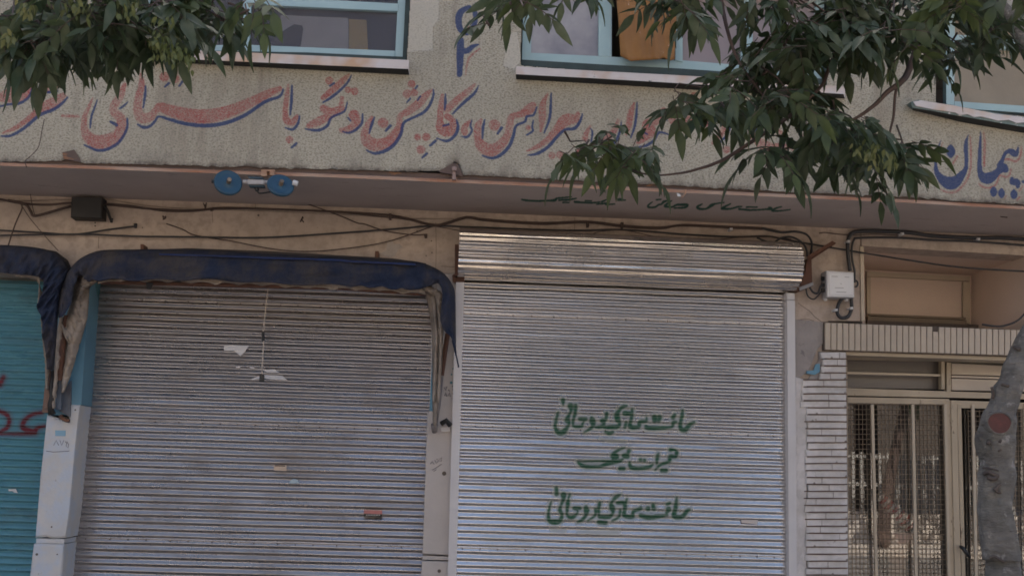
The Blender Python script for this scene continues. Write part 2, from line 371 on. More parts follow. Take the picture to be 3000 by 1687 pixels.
RED += [(A3, s) for s in [[(600,1090,80),(660,1125,95),(750,1110,60),(820,1110,40)], [(330,1130,60)], [(1215,1080,50),(1240,1050,50)], [(700,980,40),(740,1000,30)], [(1340,1030,50),(1320,990,30)],
 [(-100,880,30),(-60,930,56),(10,930,56),(60,880,46),(110,930,56),(180,930,56),(230,870,40)], [(60,770,50)], [(110,765,50)], [(85,720,50)], [(520,880,30),(520,1000,50),(590,1090,70)], [(330,900,30),(300,1000,46),(230,1080,30)], [(930,950,20),(920,1060,50),(840,1120,50)], [(1050,900,16),(1045,1000,44),(1040,1080,30)], [(1160,960,40),(1130,1080,40),(1080,1130,24)]]]
RED += [(A2, [(1045,370,12),(990,410,16),(955,460,16),(938,565,12)]), (A2, [(950,195,14),(1000,260,12)])]
RED += [(A4, s) for s in [
 [(600,370,20),(565,480,24),(555,600,24),(555,720,14)], [(830,580,36),(765,695,30)],
 [(1030,250,16),(1040,420,30),(1045,650,34),(1030,800,36),(980,950,36),(900,1060,36),(800,1140,36),(700,1150,30),(600,1120,26),(540,1070,14)],
 [(1240,190,20),(1260,350,40),(1255,600,36),(1250,740,30)], [(1165,1010,20),(1230,1060,36),(1330,1075,30),(1430,1030,30),(1470,950,30),(1500,880,30),(1600,910,34),(1650,870,30),(1675,780,20)],
 [(1580,630,30),(1650,630,36),(1740,660,36),(1800,620,34),(1830,540,34),(1835,430,20)], [(1860,1050,26),(1800,1130,26)], [(1600,1200,20),(1570,1250,20)], [(1810,1220,26),(1770,1270,26)]]]
BLUE = [(A1, s) for s in [
 [(0,805,14),(60,790,18),(150,780,22),(220,730,20),(250,640,12)], [(130,690,16),(160,670,16)],
 [(10,1028,14),(80,1025,22),(180,970,24),(300,870,26),(400,830,26),(470,780,22),(510,735,14)], [(360,700,20),(430,690,18)],
 [(735,755,10),(715,810,16),(690,880,18),(680,965,14)], [(835,920,20),(880,945,26)], [(965,770,10),(935,800,18),(905,820,16)],
 [(960,895,14),(960,960,20),(930,1030,22),(880,1090,24),(800,1130,24),(730,1135,22),(670,1110,18),(635,1095,12)],
 [(1098,650,12),(1095,720,22),(1080,815,12)],
 [(1040,940,14),(1080,962,24),(1130,955,22),(1170,915,20),(1200,880,16),(1270,900,24),(1400,935,28),(1550,950,30),(1700,930,30),(1850,870,28),(2000,770,26),(2110,730,22),(2138,675,14)],
 [(1275,630,20),(1245,655,16)], [(1378,615,20),(1352,652,16)], [(2203,645,12),(2200,750,24),(2190,868,14)], [(2260,875,12),(2250,930,20),(2210,978,22),(2155,965,12)],
 [(2235,1085,22),(2200,1115,18)], [(2520,630,18),(2490,650,16)], [(2305,975,12),(2400,985,24),(2470,950,22),(2500,890,20),(2576,855,18),(2606,830,16),(2621,770,10)],
 [(215,60,18),(165,90,22),(170,125,22),(215,130,24),(250,100,22),(225,70,18)], [(30,180,40),(60,250,40)], [(500,350,20),(560,345,20)]]]
BLUE += [(A2, s) for s in [
 [(75,570,10),(50,620,18),(0,675,20),(-80,740,22),(-140,775,12)], [(50,890,14),(70,915,14)], [(160,860,12),(155,930,20),(110,980,22),(60,1003,18),(10,995,10)],
 [(250,885,12),(230,940,24),(210,1010,12)], [(190,1135,12),(250,1158,22),(330,1140,28),(400,1090,28),(450,1010,26),(470,930,22),(540,890,20),(620,850,24),(670,790,22),(695,720,18),(693,675,10)],
 [(370,950,24),(335,990,18)], [(575,650,16),(560,670,14)], [(520,745,16),(495,775,14)], [(595,730,16),(575,758,14)],
 [(785,710,10),(785,770,22),(780,830,12)], [(1035,650,10),(1000,710,22),(920,780,24),(840,860,14)], [(770,950,18),(810,940,16)],
 [(870,905,12),(880,960,24),(860,1020,24),(800,1065,24),(720,1045,12)], [(710,1065,22),(670,1100,18)], [(645,1160,20),(610,1192,16)],
 [(985,910,12),(975,950,16),(985,990,16),(950,1035,20),(905,1030,12)], [(1083,905,12),(1070,960,22),(1065,1050,12)], [(1210,965,24),(1180,1010,18)],
 [(1065,1175,12),(1140,1195,22),(1210,1165,26),(1270,1100,26),(1300,1020,24),(1320,950,20),(1385,920,20),(1400,880,18),(1450,870,18),(1475,810,12)],
 [(1450,910,12),(1440,960,16),(1445,990,16),(1400,1020,16)], [(1583,705,12),(1580,800,20),(1570,900,22),(1530,1005,12)],
 [(1820,860,12),(1800,920,22),(1760,970,26),(1690,980,22),(1630,1030,24),(1560,1110,26),(1480,1160,24),(1410,1172,12)], [(1880,970,10),(1895,1000,16),(1885,1075,14)],
 [(2115,915,10),(2100,1000,20),(2060,1080,22),(1980,1108,12)], [(2233,775,10),(2228,850,18),(2215,950,20),(2185,1040,12)],
 [(2270,990,14),(2310,1015,14)], [(2450,850,12),(2455,910,14)], [(2480,1020,12),(2400,1000,20),(2360,1060,22),(2300,1100,22),(2235,1112,12)],
 [(960,55,30),(900,95,50),(885,160,50),(900,225,46),(945,255,34),(985,225,40),(1010,160,38),(1005,90,36),(965,55,30)],
 [(900,305,50),(897,400,58),(892,562,44)], [(905,385,40),(950,385,44),(990,355,34),(1035,338,12)]]]
BLUE += [(A3, s) for s in [[(-80,985,12),(-10,985,20),(60,930,18),(130,985,22),(210,975,20),(262,880,12)], [(560,900,12),(556,1000,20)], [(365,900,12),(340,1010,20),(250,1105,14)], [(965,960,12),(950,1080,22),(860,1160,14)], [(1082,910,12),(1075,1080,20)], [(570,1165,12),(640,1200,20),(700,1190,14)], [(1270,1030,10),(1250,1110,20),(1190,1170,14)], [(1000,1115,16),(1040,1090,14)]]]
BLUE += [(A4, s) for s in [
 [(575,320,8),(540,420,28),(505,550,40),(490,700,50),(505,830,80),(575,925,125),(655,985,180),(730,1003,205),(805,975,180),(900,870,115),(960,780,70),(975,650,60),(965,500,66),(965,380,60),(980,310,38),(1005,240,10)],
 [(725,415,40),(725,460,110),(725,510,145),(728,560,90),(730,600,20)],
 [(1198,180,8),(1195,300,38),(1185,500,62),(1180,700,70),(1190,830,90),(1240,915,145),(1320,925,180),(1400,880,140),(1470,820,105),(1540,760,150),(1585,790,105)],
 [(1500,720,100),(1545,620,56),(1580,540,56),(1640,500,70),(1700,520,105),(1745,550,86),(1778,490,46),(1785,410,12)],
 [(1400,1080,56),(1400,1140,116),(1400,1195,50)], [(1525,1100,46),(1525,1160,108),(1525,1220,46)], [(1720,1115,40),(1720,1180,116),(1720,1235,40)],
 [(1690,930,56),(1700,980,105),(1770,990,105),(1780,1060,56)], [(1865,980,50),(1920,985,80)]]]
expand = lambda L: [zz(o[0], o[1], o[2], s) for o, s in L]
RED, BLUE = expand(RED), expand(BLUE)
G1 = (1590, 1150, 5.152); G3 = (1590, 1400, 5.152)
GREEN = expand([(G1, s) for s in [
 [(305,110,60),(310,180,20)],
 [(235,290,20),(205,400,38),(190,500,38),(205,560,56),(240,600,66),(310,590,76),(370,520,40),(400,450,40),(370,410,76),(400,330,30),(430,260,40),(420,200,86)],
 [(495,190,50),(490,300,45),(465,400,34),(465,500,34),(580,505,44),(600,470,30),(620,420,20),(560,395,46),(650,395,46)],
 [(740,380,40),(750,420,84),(760,480,56),(730,530,40),(630,595,18)],
 [(965,310,46),(950,400,40),(900,420,60),(930,460,34),(880,510,50),(800,520,30)],
 [(1270,195,20),(1210,210,45),(1160,260,40),(1120,330,76),(1130,400,76),(1160,460,40),(1130,510,56),(1000,520,56),(920,520,30)], [(950,590,30),(1010,610,50),(1060,590,30)],
 [(1350,250,30),(1345,340,42),(1330,430,40),(1320,510,60),(1440,515,50),(1470,440,50),(1560,425,40),(1565,370,12)], [(1240,310,66),(1310,315,56)], [(1240,520,40),(1260,450,36)],
 [(1560,510,50),(1600,530,60),(1800,530,50),(1950,510,30),(1970,450,50),(2020,440,26)], [(1690,370,76),(1690,420,60)], [(1760,370,70),(1750,420,50)],
 [(1990,335,46),(1970,370,60)], [(2110,260,26),(2105,340,46),(2080,450,46),(2085,540,60),(2150,560,60),(2220,480,50),(2290,440,26)],
 [(1240,825,14),(1150,860,30),(1080,910,46),(1060,960,60),(1110,960,80),(1050,1020,40)],
 [(530,1040,20),(580,1090,50),(680,1115,50),(800,1115,40),(870,1110,40),(1000,1060,56),(1150,1030,50),(1210,1000,20)], [(530,1040,16),(800,1030,22),(1050,1030,30)],
 [(1300,870,46),(1280,920,40),(1230,950,64),(1280,960,56)], [(1170,1140,56),(1220,1140,56)],
 [(1310,1050,30),(1330,1120,56),(1450,1140,50),(1600,1120,46),(1660,1080,18)], [(1475,1010,50)], [(1535,1020,46)],
 [(1750,910,12),(1730,970,48),(1720,1070,22)],
 [(1930,860,56),(1990,860,30),(2020,900,46),(2000,960,46),(1930,960,56),(1910,1030,40),(1840,1060,40),(1770,1090,30),(1700,1160,18)], [(1800,1170,56),(1860,1170,56)]]] +
 [(G3, s) for s in [
 [(205,150,50),(210,240,50)],
 [(130,350,14),(100,450,28),(85,550,38),(100,640,50),(180,660,76),(260,640,56),(290,550,40),(260,480,50),(280,400,28),(310,320,50),(315,250,76)],
 [(405,250,36),(390,300,20),(380,370,56),(370,460,40),(370,560,30),(440,590,56),(500,550,30),(530,490,18),(470,450,40),(560,450,46)],
 [(655,440,56),(660,490,76),(650,560,40),(600,620,40),(530,660,22)], [(860,370,38),(845,460,40),(850,560,30)], [(800,470,40),(790,560,30),(680,640,16)],
 [(1170,245,14),(1110,280,50),(1050,350,28),(1030,400,46),(1050,450,80),(1060,520,30),(1000,580,56),(860,580,50)], [(850,660,56),(950,670,56)],
 [(1270,310,18),(1240,400,56),(1240,470,46),(1230,560,50),(1350,575,60),(1370,500,40),(1470,460,46),(1480,430,12)], [(1130,370,46),(1210,365,56)], [(1170,480,30),(1150,580,30),(1050,640,18)],
 [(1480,560,56),(1600,590,66),(1780,570,50),(1880,555,30)], [(1590,460,66)], [(1665,400,40),(1675,460,60)],
 [(1920,370,36),(1880,390,36)], [(1900,470,76),(1870,520,36)],
 [(2025,285,14),(2015,370,46),(2000,470,56),(1985,570,66),(2100,580,56),(2180,490,46),(2225,470,18)]]])
SMEAR = expand([(G1, [(870,700,20),(1000,720,30),(1250,740,30)]), (G3, [(150,780,40),(330,800,20)]), (G3, [(540,810,10),(900,815,20),(1130,815,30)])])
B1 = (1490, 540, 5.152); B2 = (1890, 540, 5.152)
SOFTEXT = expand([(B1, s) for s in [
 [(200,230,12),(280,245,20),(450,252,18),(600,248,14),(700,240,30),(720,215,16),(800,205,14),(950,190,6)], [(760,240,14),(880,235,20),(960,225,14),(1020,212,8)],
 [(820,275,12),(910,275,10)], [(1000,265,24),(1100,275,20),(1250,280,16),(1380,270,10)], [(1160,250,12),(1250,250,10)], [(1410,265,20),(1470,235,8)],
 [(1330,300,10),(1450,290,14),(1500,275,8)], [(1470,305,16),(1600,300,10)], [(1640,220,8),(1720,220,10)], [(1650,240,14),(1760,240,14)]]] +
 [(B2, s) for s in [
 [(105,270,8),(45,320,14),(60,348,20),(150,345,16),(200,310,16),(250,300,14),(280,265,28),(330,250,12)], [(170,235,12),(240,228,10)],
 [(400,250,8),(340,290,20),(300,330,28),(400,345,16),(480,310,20),(560,310,28),(640,310,20),(600,350,20),(440,360,10)],
 [(860,300,8),(790,340,24),(820,370,26),(920,370,16),(1000,320,36),(1060,295,14),(1190,275,8)],
 [(1290,295,8),(1200,340,20),(1160,370,24),(1290,370,16),(1400,340,14),(1460,335,8)], [(1420,375,20),(1600,390,16),(1800,380,14),(1900,370,34),(1870,350,16)],
 [(1530,345,12),(1690,345,10)], [(2060,340,6),(1980,360,14),(1920,400,20),(2050,400,12),(2190,382,6)]]])
REDG = expand([((0, 1120, 2.556), s) for s in [[(0,215,20),(50,240,24),(70,290,24),(50,340,24),(0,370,18)], [(0,385,8),(150,385,14),(260,375,30)],
 [(310,225,22),(240,240,20),(180,290,26),(175,340,32),(250,370,36),(280,340,22),(335,325,14)]]] + [((0, 700, 2.414), [(25,975,22),(0,1030,26)])])

# ------------------------------------------------------------------ setting
def struct(name, mb, mat): return tag(mb.build(name, mat), kind='structure')
PAVE = surf('pavement_tiles', (.42, .37, .32), (.35, .31, .27), 1.5, .85, .3, 30, .004)
ASPH = surf('asphalt', (.13, .12, .11), (.16, .145, .13), 3, .85, .5, 80, .004)
struct('ground', MB().box((-80, -90, -.6), (80, 40, -.16)), surf('far_ground', (.2, .18, .15), (.16, .15, .12), .4))
struct('road', MB().box((-70, -17, -.15), (70, -5.4, -.12)), ASPH)
struct('pavement', MB().box((-70, -5.2, -.14), (70, .0, .0)), PAVE)
struct('kerb', MB().box((-70, -5.395, -.145), (70, -5.205, .012)), surf('kerb_stone', (.38, .37, .35), (.3, .29, .28), 2))
struct('far_pavement', MB().box((-70, -24, -.13), (70, -17.2, .0)), PAVE)

# ------------------------------------------------------------------ the building
BOT = [(-200, 468), (0, 476), (215, 470), (228, 478), (250, 478), (330, 480), (500, 483), (700, 490), (1000, 497), (1160, 502), (1300, 500), (1326, 478), (1334, 474), (1345, 482), (1358, 512),
       (1500, 520), (1750, 532), (2000, 545), (2300, 562), (2672, 578), (2820, 590), (3000, 599), (3200, 612)]
FRONT = [(-200, 480), (0, 487), (1000, 522), (2000, 566), (2672, 596), (3000, 615), (3200, 628)]
BACK = [(-200, 564), (0, 572), (1000, 608.5), (2000, 649.5), (3000, 695), (3200, 704)]
zs = W(1500, interp(BACK, 1500), 0)[2]
bld = thing('shop_building', 'two-storey shop row with stucco upper wall, painted Persian lettering and roller shutters below', 'building', (0, 0, 0))
# upper wall as a fine grid, openings left out
WIN1 = [(418, -80), (1206, -80), (1190, 190), (418, 160)]
WIN2 = [(1531, -80), (2440, -80), (2420, 262), (1526, 192)]
WIN3 = [(2742, -80), (3300, -80), (3300, 360), (2742, 322)]
def inpoly(u, v, poly):
    ins = np.zeros(u.shape, bool); n = len(poly)
    for i in range(n):
        x0, y0 = poly[i]; x1, y1 = poly[(i+1) % n]
        c = ((y0 > v) != (y1 > v)); xi = (x1-x0)*(v-y0)/((y1-y0) if y1 != y0 else 1e-9)+x0
        ins ^= c & (u < xi)
    return ins
us = np.arange(-180, 3180, 2.2); ts = np.linspace(0, 1, 265)
bot = np.interp(us, [b[0] for b in BOT], [b[1] for b in BOT])
jag = np.interp(us, np.arange(-200, 3200, 9), RNG.normal(0, 1.2, len(np.arange(-200, 3200, 9))))
chip = -9*np.exp(-((us-214)/16)**2) - 7*np.exp(-((us-1140)/10)**2)*0 + 5*np.exp(-((us-720)/18)**2)*-1
bot2 = bot+jag+chip
U = np.repeat(us[None], len(ts), 0); Vv = -70+(bot2[None]+70)*ts[:, None]
def WUgrid(U, Vv, off=0):
    d = fw[None, None]+((U-1500)/F)[..., None]*rt-((Vv-843.5)/F)[..., None]*up
    t = (YU+off-CAM[1])/d[..., 1]; P = CAM+t[..., None]*d
    t2 = (YU+off+TB*(CAM[0]-XB)-CAM[1])/(d[..., 1]-TB*d[..., 0]); P2 = CAM+t2[..., None]*d
    return np.where((P[..., 0] <= XB)[..., None], P, P2)
G = WUgrid(U, Vv)
open_ = inpoly(U, Vv, WIN1) | inpoly(U, Vv, WIN2) | inpoly(U, Vv, WIN3)
mask = ~(open_[:-1, :-1] | open_[1:, 1:])
rd = sdf(U.ravel(), Vv.ravel(), RED, 6); bd = sdf(U.ravel(), Vv.ravel(), BLUE, 6)
patchs = inpoly(U, Vv, zz(*A2, [(520,-60),(740,-60),(735,150),(690,210),(690,380),(640,385),(500,392)])) | \
         inpoly(U, Vv, zz(*A2, [(1215,250),(1330,240),(1360,450),(1310,520),(1220,500),(1240,350)]))
mbw = MB(); a, b = U.shape
ii, jj = np.nonzero(mask)
fac = np.stack([ii*b+jj, (ii+1)*b+jj, (ii+1)*b+jj+1, ii*b+jj+1], 1)
mbw.v = [G.reshape(-1, 3)]; mbw.f = fac.tolist(); mbw.mi = [0]*len(mbw.f); mbw.n = a*b
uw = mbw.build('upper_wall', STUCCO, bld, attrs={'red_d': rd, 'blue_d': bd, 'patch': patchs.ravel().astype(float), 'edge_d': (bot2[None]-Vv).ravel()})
# the building's unseen mass, put in and sized to block the sun: floors, cross walls, the storeys above, and the wall beyond the picture
zt = W(1500, -60, YU)[2]
body = MB()
body.box((-14, 3.6, 0), (14, 11, 8.8)); body.box((-14, -.93, zt+.02), (14, 3.6, 8.8)); body.box((-14, -.6, zs+.05), (14, 3.6, zs+.25))
body.box((-14, -.93, 0.0), (-5.6, 3.6, zt)); body.box((6.9, -.6, 0), (14, 3.6, zt))
body.build('rear_block', surf('plain_render', (.38, .36, .31), (.3, .28, .25), 1), bld)
mbk = MB(); mbk.box((-5.6, .9, zs+.26), (6.9, 1.0, zt)); mbk.build('room_back_wall', ROOMW, bld)
# ledge and rusty iron under the stucco, then the soffit
xs = list(np.arange(-180, 3181, 40))
def strip(mb, top, bottom, off0, off1, mi=0):
    G = np.array([[WU(x, top(x), off0) for x in xs], [WU(x, bottom(x), off1) for x in xs]]); mb.grid(G[::-1], mi)
f_front = lambda x: interp(FRONT, x)
lg = MB(); strip(lg, lambda x: f_front(x)-26, lambda x: f_front(x)-9, .02, .02); lg.build('ledge', DARKEDGE, bld)
ri = MB(); strip(ri, lambda x: f_front(x)-9.5, lambda x: f_front(x)-1 , -.012, -.018)
strip(ri, lambda x: f_front(x)-9.5-2, lambda x: f_front(x)-9.5, .025, -.012)
ri.build('edge_iron', RUSTEDGE, bld)
cols = sorted(set(list(np.arange(-180, 3181, 20)) + list(np.arange(1490, 2345, 1.5))))
rows = np.linspace(0, 1, 70)
SG = np.zeros((len(rows), len(cols), 3)); 
for j, x in enumerate(cols):
    A = WU(x, f_front(x)-1, -.018); Bk = W(x, interp(BACK, x), .02)
    SG[:, j] = A+(Bk-A)*rows[:, None]
v = SG-CAM; zc = v@fw; SU = 1500+F*(v@rt)/zc; SV = 843.5-F*(v@up)/zc
sd = sdf(SU.ravel(), SV.ravel(), SOFTEXT, 6); pnt = np.clip(.5-(sd-.85)/1.3, 0, 1)
soff = MB(); soff.grid(SG[::-1]); soff.build('soffit', SOFFIT, bld, attrs={'paint': pnt.reshape(SU.shape)[::-1].ravel()})

# lower wall, one coplanar set of pieces on y = 0
bk = lambda x: interp(BACK, x)
lw = MB()
hi = lambda a, b: [(x, bk(x)-6) for x in np.linspace(a, b, 6)]
lw.slab(hi(-150, 1345)+[(1345, 800), (-150, 800)], 0, .25)
lw.slab(hi(1345, 2318)+[(2318, 790), (1345, 790)], 0, .12)
lw.slab(hi(2318, 2520)+[(2521, 940), (2418, 940), (2400, 1008), (2385, 1030), (2370, 1075), (2345, 1085), (2335, 1110), (2318, 1110)], 0, .25)
lw.slab(hi(2520, 3150)+[(3150, 758), (3010, 749), (2524, 720)], 0, .25)
lw.slab([(3012, 749), (3150, 757), (3150, 1020), (3012, 1000)], 0, .25)
lw.slab([(2322, 930), (2425, 940), (2480, 1035), (2480, 1120), (2322, 1120)], .004, .2)
lw.build('lower_wall', PLASTER, bld)
rg = MB(); rg.slab([(2328, 935), (2418, 944), (2410, 1008), (2392, 1026), (2385, 1045), (2370, 1085), (2340, 1108), (2328, 1112)], -.012, .01); rg.build('rough_render_patch', RENDERG, bld)
# pillar between the two grey shutters
pm = MB(); pm.slab([(1267, 801), (1354, 801), (1330, 1626), (1238, 1622), (1252, 1210), (1258, 1205)], 0, .28, bev=.006)
pm.slab([(1238, 1626), (1330, 1630), (1329, 1640), (1238, 1638)], .012, .25)
pm.slab([(1236, 1642), (1328, 1644), (1322, 1900), (1222, 1900)], 0, .28, bev=.006); pm.build('pillar', PINKW, bld)
pb = MB(); pb.slab([(1269, 990), (1276, 990), (1273, 1205), (1258, 1203)], -.004, .02); pb.build('pillar_paint_patch', BLUEJ, bld)
# white pillar at the left
plz = lambda L: zz(0, 1120, 2.556, L)
pl = MB(); E0 = [(415,150),(650,168),(640,260),(590,700),(540,1155)]
pl.slab(plz([(350,240),(520,290),(528,165),(598,170),(575,380),(520,960),(490,1160),(400,1168),(350,1155),(262,1160),(300,700)]), -.02, .3, bev=.012)
pl.slab(plz([(272,1166),(484,1170),(478,1205),(270,1202)]), -.008, .28)
pl.slab(plz([(250,1206),(480,1210),(455,1500),(440,1700),(185,1700),(215,1500)]), -.02, .3, bev=.012)
pl.build('pillar', WHITEP, bld, label='white painted pillar with a cracked joint')
bj = MB(); bj.slab([(165, 800), (262, 815), (238, 1185), (205, 1188), (203, 1215), (140, 1215)], -.005, .29)
bj.build('pillar_upper', BLUEJ, bld, label='blue painted upper part of the left pillar')
tj = MB()
def quadw(mb, P, mi=0): mb.add(P, [tuple(range(len(P)))], mi)
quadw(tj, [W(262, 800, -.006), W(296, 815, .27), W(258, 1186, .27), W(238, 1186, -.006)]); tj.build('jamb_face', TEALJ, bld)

# niche over the door
ni = MB()
fA, fB = W(2524, 719, .0), W(3011, 748, .0); bA, bB = W(2534, 790, 1.0), W(2846, 806, 1.0)
blA, blB = W(2536, 960, 1.0), W(2846, 985, 1.0); flA, flB = W(2527, 950, 0), W(3011, 985, 0)
quadw(ni, [fA, fB, bB, bA]); quadw(ni, [bB, fB, flB, blB]); quadw(ni, [fA, bA, blA, flA]); quadw(ni, [bA, bB, blB, blA]); quadw(ni, [flA, flB, blB, blA])
ni.build('niche', PLASTER2, bld)
nf = MB(); Y1 = .985
nf.slab([(2540, 795), (2842, 810), (2842, 824), (2540, 809)], Y1-.03, .03); nf.slab([(2822, 826), (2842, 827), (2842, 948), (2822, 946)], Y1-.03, .03)
nf.slab([(2540, 812), (2551, 812), (2551, 935), (2540, 935)], Y1-.03, .03)
nf.build('niche_panel_frame', CREAM, bld)
nl = MB(); nl.slab([(2545, 918), (2830, 930), (2830, 936), (2545, 924)], .93, .06); nl.slab([(2543, 926), (2832, 938), (2832, 950), (2543, 940)], .90, .09)
nl.slab([(2541, 938), (2880, 952), (2880, 975), (2541, 960)], .86, .10, mi=1)
nl.build('niche_ledge', [surf('brown_moulding', (.22, .17, .12), (.16, .12, .085), 4, .7), MORTAR], bld)
nt_ = MB(); nt_.slab([(2520, 722), (2531, 722), (2533, 940), (2524, 940)], -.014, .02); nt_.build('niche_trim', CREAM, bld)
# ribbed tile lintel
li = MB(); li.slab([(2414, 944), (3140, 972), (3140, 1050), (2412, 1026)], -.03, .26, mi=1)
x = 2418.0; k = 0
while x < 3140:
    t0 = 945+(x-2418)*.0385; t1 = 1024+(x-2418)*.030; w = 15.2
    if 17 < k < 19: t0 += 14
    li.slab([(x, t0), (x+w, t0+.5), (x+w, t1+.5), (x, t1)], -.052-.004*random.random(), .03, 0, bev=.003); x += 17.55; k += 1
li.build('tile_lintel', [PANEL, MORTAR], bld)
un = MB(); un.slab([(2478, 1026), (3140, 1049), (3140, 1062), (2478, 1040)], .01, .24); un.build('lintel_underside_beam', CREAM, bld)
# white brick pier
bp = MB(); bp.slab([(2398, 1030), (2479, 1030), (2489, 1930), (2336, 1930), (2332, 1120), (2370, 1108), (2398, 1055)], -.01, .26, mi=1)
y = 1032.0; r = 0
while y < 1900:
    xl = 2400 if y < 1050 else (2412 if y < 1070 else (2404 if y < 1092 else (2398 if y < 1110 else (2348 if y < 1185 else 2362))))
    xl += random.uniform(-3, 6); h = 17.6
    e = 2478+(y-1030)*.011; sag = random.uniform(-.5, .5)
    bp.slab([(xl, y+sag), (xl+30, y+random.uniform(-.6, .6)), (e, y+random.uniform(-.5, .5)), (e, y+h), (xl+40, y+h+random.uniform(-.8, .4)), (xl+random.uniform(-3, 3), y+h)], -.035-random.random()*.006, .04, 0, bev=.004)
    if random.random() < .6:
        jx = random.uniform(xl+25, e-18); bp.slab([(jx, y+.8), (jx+1.3, y+.8), (jx+1.3, y+h-.8), (jx, y+h-.8)], -.0425, .004, 1)
    if random.random() < .45:
        jx = random.choice([e-3, random.uniform(xl+10, e-10)]); bp.slab([(jx-3, y+h-3), (jx+1, y+h-6), (jx+4, y+h-1), (jx+3, y+h+.5), (jx-3, y+h+.5)], -.0432, .004, 1)
    y += 20.4; r += 1
bp.build('brick_pier', [BRICKW, surf('pier_mortar', (.36, .33, .31), (.16, .13, .12), 9, .9, .5, 40, .006)], bld)
rr_ = MB(); rr_.slab([(2331, 1104), (2352, 1110), (2356, 1150), (2350, 1166), (2364, 1200), (2360, 1900), (2334, 1900)], -.022, .03)
rr_.build('pier_render', BRICKW, bld)
rb = MB(); y = 1051.0
while y < 1690:
    x0 = 2372-random.uniform(0, 18); 
    if y < 1100: x0 = 2415
    rb.tube([W(x0, y+random.uniform(-1, 1), -.044), W((x0+2470)/2, y+random.uniform(-1, 1), -.046), W(2482, y+random.uniform(-.7, .7), -.046)], .0046, 5); y += 20.4
rb.build('pier_wall_ties', surf('rusty_wire', (.16, .10, .075), (.1, .06, .045), 9, .8), bld)
bc = MB(); bc.slab(zz(2000, 560, 2.576, [(1005,1305),(1035,1300),(1035,1360),(1000,1385),(935,1375),(940,1355),(990,1350)]), -.03, .02); bc.build('blue_paint_chip', BLUEJ, bld)

# windows of the upper storey
WZ = (600, 0, 3.963)
def win(name, pieces, parent, Y=.10, depth=.06, mat=FRAMEB):
    mb = MB()
    for i, p in enumerate(pieces): mb.slab(p, 0, depth, fn=lambda x, y, i=i: WU(x, y, Y-.0023*i), bev=.004)
    return mb.build(name, mat, parent)
f1 = win('window', [zz(*WZ, [(2258,-320),(2350,-320),(2300,668),(2208,660)]), zz(*WZ, [(-720,535),(500,522),(1400,560),(2210,592),(2208,662),(1200,618),(-720,580)]),
  zz(*WZ, [(500,-60),(1460,0),(2252,46),(2250,134),(730,62),(500,55)]), zz(*WZ, [(470,-320),(560,-320),(512,530),(415,526)]), zz(*WZ, [(1375,-320),(1465,-320),(1462,0),(1372,-4)]),
  zz(*WZ, [(-720,-320),(-640,-320),(-640,540),(-720,540)]), zz(*WZ, [(-150,-320),(-80,-320),(-90,540),(-160,540)])], bld)
p1 = MB(); p1.slab(zz(*WZ, [(-700,-320),(2300,-320),(2250,630),(-700,560)]), 0, .006, fn=lambda x, y: WU(x, y, .13)); p1.build('pane', DUSTGLASS, f1)
f2 = win('window', [zz(*A2, [(1380,-200),(1446,-200),(1430,458),(1362,455)]), zz(*A2, [(1430,400),(1960,426),(2576,456),(3650,545),(3650,600),(2576,524),(1365,456)]),
  zz(*A2, [(1945,-200),(2042,-200),(2040,432),(1940,428)]), zz(*A3, [(465,-200),(540,-200),(525,470),(440,470)]), zz(*A3, [(1010,-200),(1075,-200),(1050,610),(990,600)]),
  zz(*A3, [(-60,-200),(0,-200),(0,470),(-55,460)])], bld)
p2 = MB(); p2.slab(zz(*A2, [(1400,-200),(1990,-200),(1985,440),(1395,430)]), 0, .008, fn=lambda x, y: WU(x, y, .13)); p2.build('pane', FROST_GLARE, f2)
p2 = MB(); p2.slab(zz(*A3, [(-30,-200),(1040,-200),(1030,540),(-30,470)]), 0, .008, fn=lambda x, y: WU(x, y, .13)); p2.build('pane', PINKPANE, f2)
f3 = win('window', [zz(*A3, [(1985,-200),(2060,-200),(2055,300),(2050,800),(1990,790),(1985,300)]), zz(*A3, [(2056,262),(3100,350),(3100,440),(2056,332)]), zz(*A3, [(2050,765),(3100,835),(3100,890),(2050,815)]),
  zz(*A3, [(3000,-200),(3100,-200),(3100,350),(3000,342)])], bld)
p3 = MB(); p3.slab(zz(*A3, [(2000,-200),(3080,-200),(3080,850),(2000,790)]), 0, .008, fn=lambda x, y: WU(x, y, .13)); p3.build('pane', BEIGENET, f3)
rv = MB()
def reveal(mb, pts, off1=.16):
    for (x0, y0), (x1, y1) in zip(pts[:-1], pts[1:]):
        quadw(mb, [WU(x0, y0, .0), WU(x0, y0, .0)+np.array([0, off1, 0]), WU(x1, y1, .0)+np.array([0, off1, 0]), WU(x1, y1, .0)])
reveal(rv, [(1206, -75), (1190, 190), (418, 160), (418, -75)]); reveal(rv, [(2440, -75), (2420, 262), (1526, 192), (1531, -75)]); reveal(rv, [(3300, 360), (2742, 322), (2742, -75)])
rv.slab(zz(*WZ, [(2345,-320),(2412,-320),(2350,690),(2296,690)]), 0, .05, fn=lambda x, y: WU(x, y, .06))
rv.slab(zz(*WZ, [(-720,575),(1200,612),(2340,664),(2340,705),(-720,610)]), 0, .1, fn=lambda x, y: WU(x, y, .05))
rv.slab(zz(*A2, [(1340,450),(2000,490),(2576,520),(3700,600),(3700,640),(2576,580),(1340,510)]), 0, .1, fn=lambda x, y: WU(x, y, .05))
rv.build('window_reveal', FRAMED, bld)
